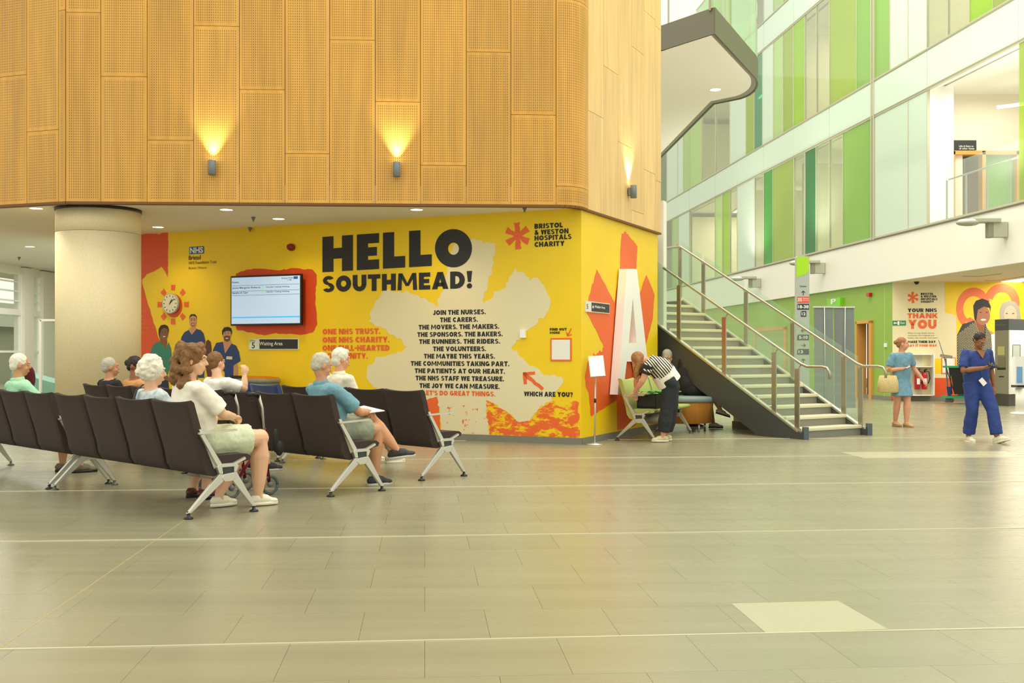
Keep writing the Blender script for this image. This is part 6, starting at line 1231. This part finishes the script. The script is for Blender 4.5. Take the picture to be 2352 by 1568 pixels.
tc = N.new('ShaderNodeTexCoord'); wv = N.new('ShaderNodeTexWave'); wv.inputs['Scale'].default_value = 9.0; wv.bands_direction = 'X'; mp = N.new('ShaderNodeMapping'); mp.inputs['Rotation'].default_value = (0, math.radians(40), 0)
L.new(tc.outputs['Object'], mp.inputs[0]); L.new(mp.outputs[0], wv.inputs[0]); cr = N.new('ShaderNodeValToRGB'); cr.color_ramp.interpolation = 'CONSTANT'; cr.color_ramp.elements[0].color = srgb(36, 34, 32); cr.color_ramp.elements[1].position = .5; cr.color_ramp.elements[1].color = srgb(236, 228, 208)
L.new(wv.outputs[0], cr.inputs[0]); L.new(cr.outputs[0], N['Principled BSDF'].inputs['Base Color'])
t9, h9, (a1, a2, a3, a4) = person('person bending over the green bench, striped top and black trousers', J9, S_pink, ('long', H_blond), ('crop', C_str, .5), ('trousers', mat('cloth_black_trouser', srgb(38, 42, 46), .8), 1.86, .085), (mat('shoe_sand', srgb(222, 204, 160), .6), So_w), female=True, girth=1.45)
pe, nk = V(*J9['pelvis']), V(*J9['neck']); mid = pe.lerp(nk, .5)+V(.02, 0, .055)
b = MB(); b.rings([elring(pe.lerp(mid, k), a1, a2, .20, .188) for k in (.02, .4, .72)]); finish(b.build('white_vest', C_white, t9, label='white vest hem showing below the stripes'), .011, 3, .012)
for s_ in 'LR':
    sh, el = V(*J9['sh'+s_]), V(*J9['el'+s_]); b = MB(); b.tube([sh.lerp(el, .15), sh.lerp(el, .62)], [.078, .078], 14); finish(b.build('sleeve', C_blk, t9, label='black short sleeve'), .011, 2)
# 10 seated woman in black on drum, leg crossed
J10 = dict(pelvis=(3.00, 18.56, .70), neck=(2.93, 18.74, 1.02), head=(2.94, 18.74, 1.12), shL=(3.00, 18.90, .96), shR=(2.88, 18.60, .96), elL=(3.12, 18.90, .82), wrL=(3.28, 18.74, .82), elR=(3.04, 18.52, .82), wrR=(3.24, 18.54, .82), hipL=(3.04, 18.66, .68), hipR=(3.04, 18.50, .68), knR=(3.36, 18.44, .68), knL=(3.34, 18.62, .62), anR=(3.52, 18.40, .36), anL=(3.50, 18.95, .10), toeR=(1, -.1, -.3), toeL=(1, -.2, 0), face=(.6, -.3, -.7), hup=(.5, -.3, .8), curl=.5)
person('person in black with crossed bare legs sitting on the round bench', J10, S_tan, ('long', H_dark), ('tee', C_blk, .4), ('shorts', C_blk, .9), (mat('sandal_silver', srgb(190, 180, 160), .5), M_blackt), female=True, vox=.011)
# 11 patterned person on the green bench's far end, mostly hidden
J11 = dict(pelvis=(2.76, 18.86, .70), neck=(2.66, 18.86, 1.12), head=(2.70, 18.86, 1.25), shL=(2.68, 19.04, 1.06), shR=(2.66, 18.68, 1.06), elL=(2.80, 19.08, .86), wrL=(2.98, 18.98, .80), elR=(2.80, 18.62, .86), wrR=(2.96, 18.74, .80), hipL=(2.80, 18.96, .69), hipR=(2.80, 18.80, .69), knL=(3.12, 19.14, .66), knR=(3.14, 19.02, .66), anL=(3.16, 19.2, .10), anR=(3.18, 19.06, .10), toeL=(1, .3, 0), toeR=(1, .3, 0), face=(.9, .5, -.2), hup=(0, 0, 1))
person('grey-haired person in patterned top sitting beyond the round bench cushion', J11, S_fair, ('short', H_grey), ('tee', mat('cloth_grey_pattern', srgb(170, 172, 164), .85, nz=.35, nscale=22), .7), ('trousers', C_grey, 1.8), (Sh_k, So_g), vox=.012)
# 12 woman in denim dress with bag
def stand(x, y, H, dx, dy, stride=.25, **k):
    f = V(dx, dy, 0).normalized(); l = V(-f.y, f.x, 0); s = H/1.70; o = V(x, y, 0)
    def q(a, b, z): return o+l*a*s+f*b*s+V(0, 0, z*s)
    J = dict(pelvis=(0, 0, .93), neck=(0, .02, 1.41), head=(0, .05, 1.565), shL=(.185, .01, 1.35), shR=(-.185, .01, 1.35), elL=(.24, -.02, 1.08), elR=(-.24, -.02, 1.08), wrL=(.25, .08, .85), wrR=(-.25, .08, .85), hipL=(.085, 0, .88), hipR=(-.085, 0, .88), knL=(.09, stride*.5+.03, .49), knR=(-.09, -stride*.3+.03, .49), anL=(.08, stride*.8, .09), anR=(-.08, -stride*.9, .10))
    J.update({a: b for a, b in k.items() if a in J}); O = {a: q(*b) for a, b in J.items()}
    def dv(a, b, z): return l*a+f*b+V(0, 0, z)
    O.update(face=dv(0, 1, -.05), toeL=dv(.05, 1, 0), toeR=dv(-.05, 1, 0), hup=V(0, 0, 1))
    for a, b in k.items():
        if a not in J: O[a] = b if isinstance(b, (int, float)) else dv(*b)
    return O, q
J, q12 = stand(6.93, 19.4, 1.60, .35, -1, .10, elR=(-.28, -.02, 1.07), wrR=(-.09, .16, 1.10), elL=(.30, .0, 1.10), wrL=(.40, .12, .90), anL=(.03, .12, .09), anR=(-.05, -.10, .10), knL=(.05, .12, .49), knR=(-.08, .0, .49), face=(.85, .6, 0), hdR=(.9, .2, .2), pnR=(0, -.2, 1))
t12, h12, _ = person('person in blue denim dress walking with a straw bag', J, S_pink, ('bun', H_blond), ('dress', C_denim, .75, .78), None, (mat('sandal_tan', srgb(200, 160, 110), .5), mat('sandal_sole', srgb(170, 130, 90), .5)), female=True, girth=1.1, vox=.011)
bc = q12(-.34, .06, .83); t = thing('straw_bag', 'pale straw tote bag hanging from the arm of the person in denim', 'bag', bc+V(0, 0, -.17))
b = MB(); R_ = []
for z, a, d in ((-.17, .16, .05), (-.15, .19, .065), (0, .185, .06), (.13, .15, .045), (.135, .14, .035)): R_.append([bc+V(a*math.copysign(abs(math.cos(k*math.pi/12))**.5, math.cos(k*math.pi/12)), d*math.sin(k*math.pi/12), z) for k in range(24)])
b.rings(R_); b.build('body', mat('straw', srgb(214, 190, 130), .8, nz=.2, nscale=60, bump=.5, bscale=120), t)
for o_ in (-.03, .03): MB().tube([bc+V(-.07, o_, .12), bc+V(-.05, o_, .24), bc+V(.03, o_, .27), bc+V(.07, o_, .12)], .008, 8).build('handle', mat('straw_handle', srgb(190, 160, 100), .8), t)
tag(MB().box(q12(-.01, .22, 1.13), (.07, .012, .012), Matrix.Rotation(-.5, 3, 'Y')).build('white_pen', M_wht2), 'small white stick in the raised hand of the person in denim', 'pen')
# 13 man in scrubs with phone
J, q13 = stand(6.87, 16.1, 1.66, .12, -1, .34, neck=(0, .03, 1.39), head=(.0, .085, 1.525), elR=(-.27, .10, 1.08), wrR=(-.05, .27, 1.12), elL=(.27, -.06, 1.08), wrL=(.29, -.02, .84), anL=(.15, .30, .10), anR=(-.10, -.05, .09), knL=(.13, .22, .49), knR=(-.10, .06, .49), face=(.05, .8, -.5), hdR=(.9, .25, .2), pnR=(0, -.5, .8), curl=.6, toeL=(.45, 1, 0), tiltL=.3)
t13, h13, _ = person('person in navy scrubs walking while looking at a phone', J, S_brown, ('short', H_dark), ('tee', C_navy, .85), ('trousers', C_navy, 1.92, .088), (Sh_w, So_w), girth=1.18, vox=.010)
p = q13(.08, .33, 1.155); tag(MB().box(p, (.16, .085, .012), Matrix.Rotation(.25, 3, 'Y') @ Matrix.Rotation(.5, 3, 'X')).build('phone', M_blackt), 'black phone held by the person in navy scrubs', 'phone')
b = MB(); v_ = [q13(-.075, .118, 1.385), q13(.075, .118, 1.385), q13(0, .158, 1.26)]; b.add([v_[0], v_[1], v_[2]]+[p_+V(.001, -.02, 0) for p_ in v_], [(0, 2, 1), (3, 4, 5), (0, 1, 4, 3), (1, 2, 5, 4), (2, 0, 3, 5)]); b.build('open_neckline', S_brown, t13)
MB().box(q13(-.0, .175, .91), (.07, .008, .11), Matrix.Rotation(-.7, 3, 'Y')).build('id_badge', M_wht2, t13); MB().tube([q13(-.06, .1, 1.36), q13(-.03, .17, 1.1), q13(-.0, .18, .96)], .004, 6).build('lanyard', M_nhs, t13)
MB().box(q13(.33, .03, .62), (.12, .05, .26)).build('white_bag', M_white, t13) if False else None
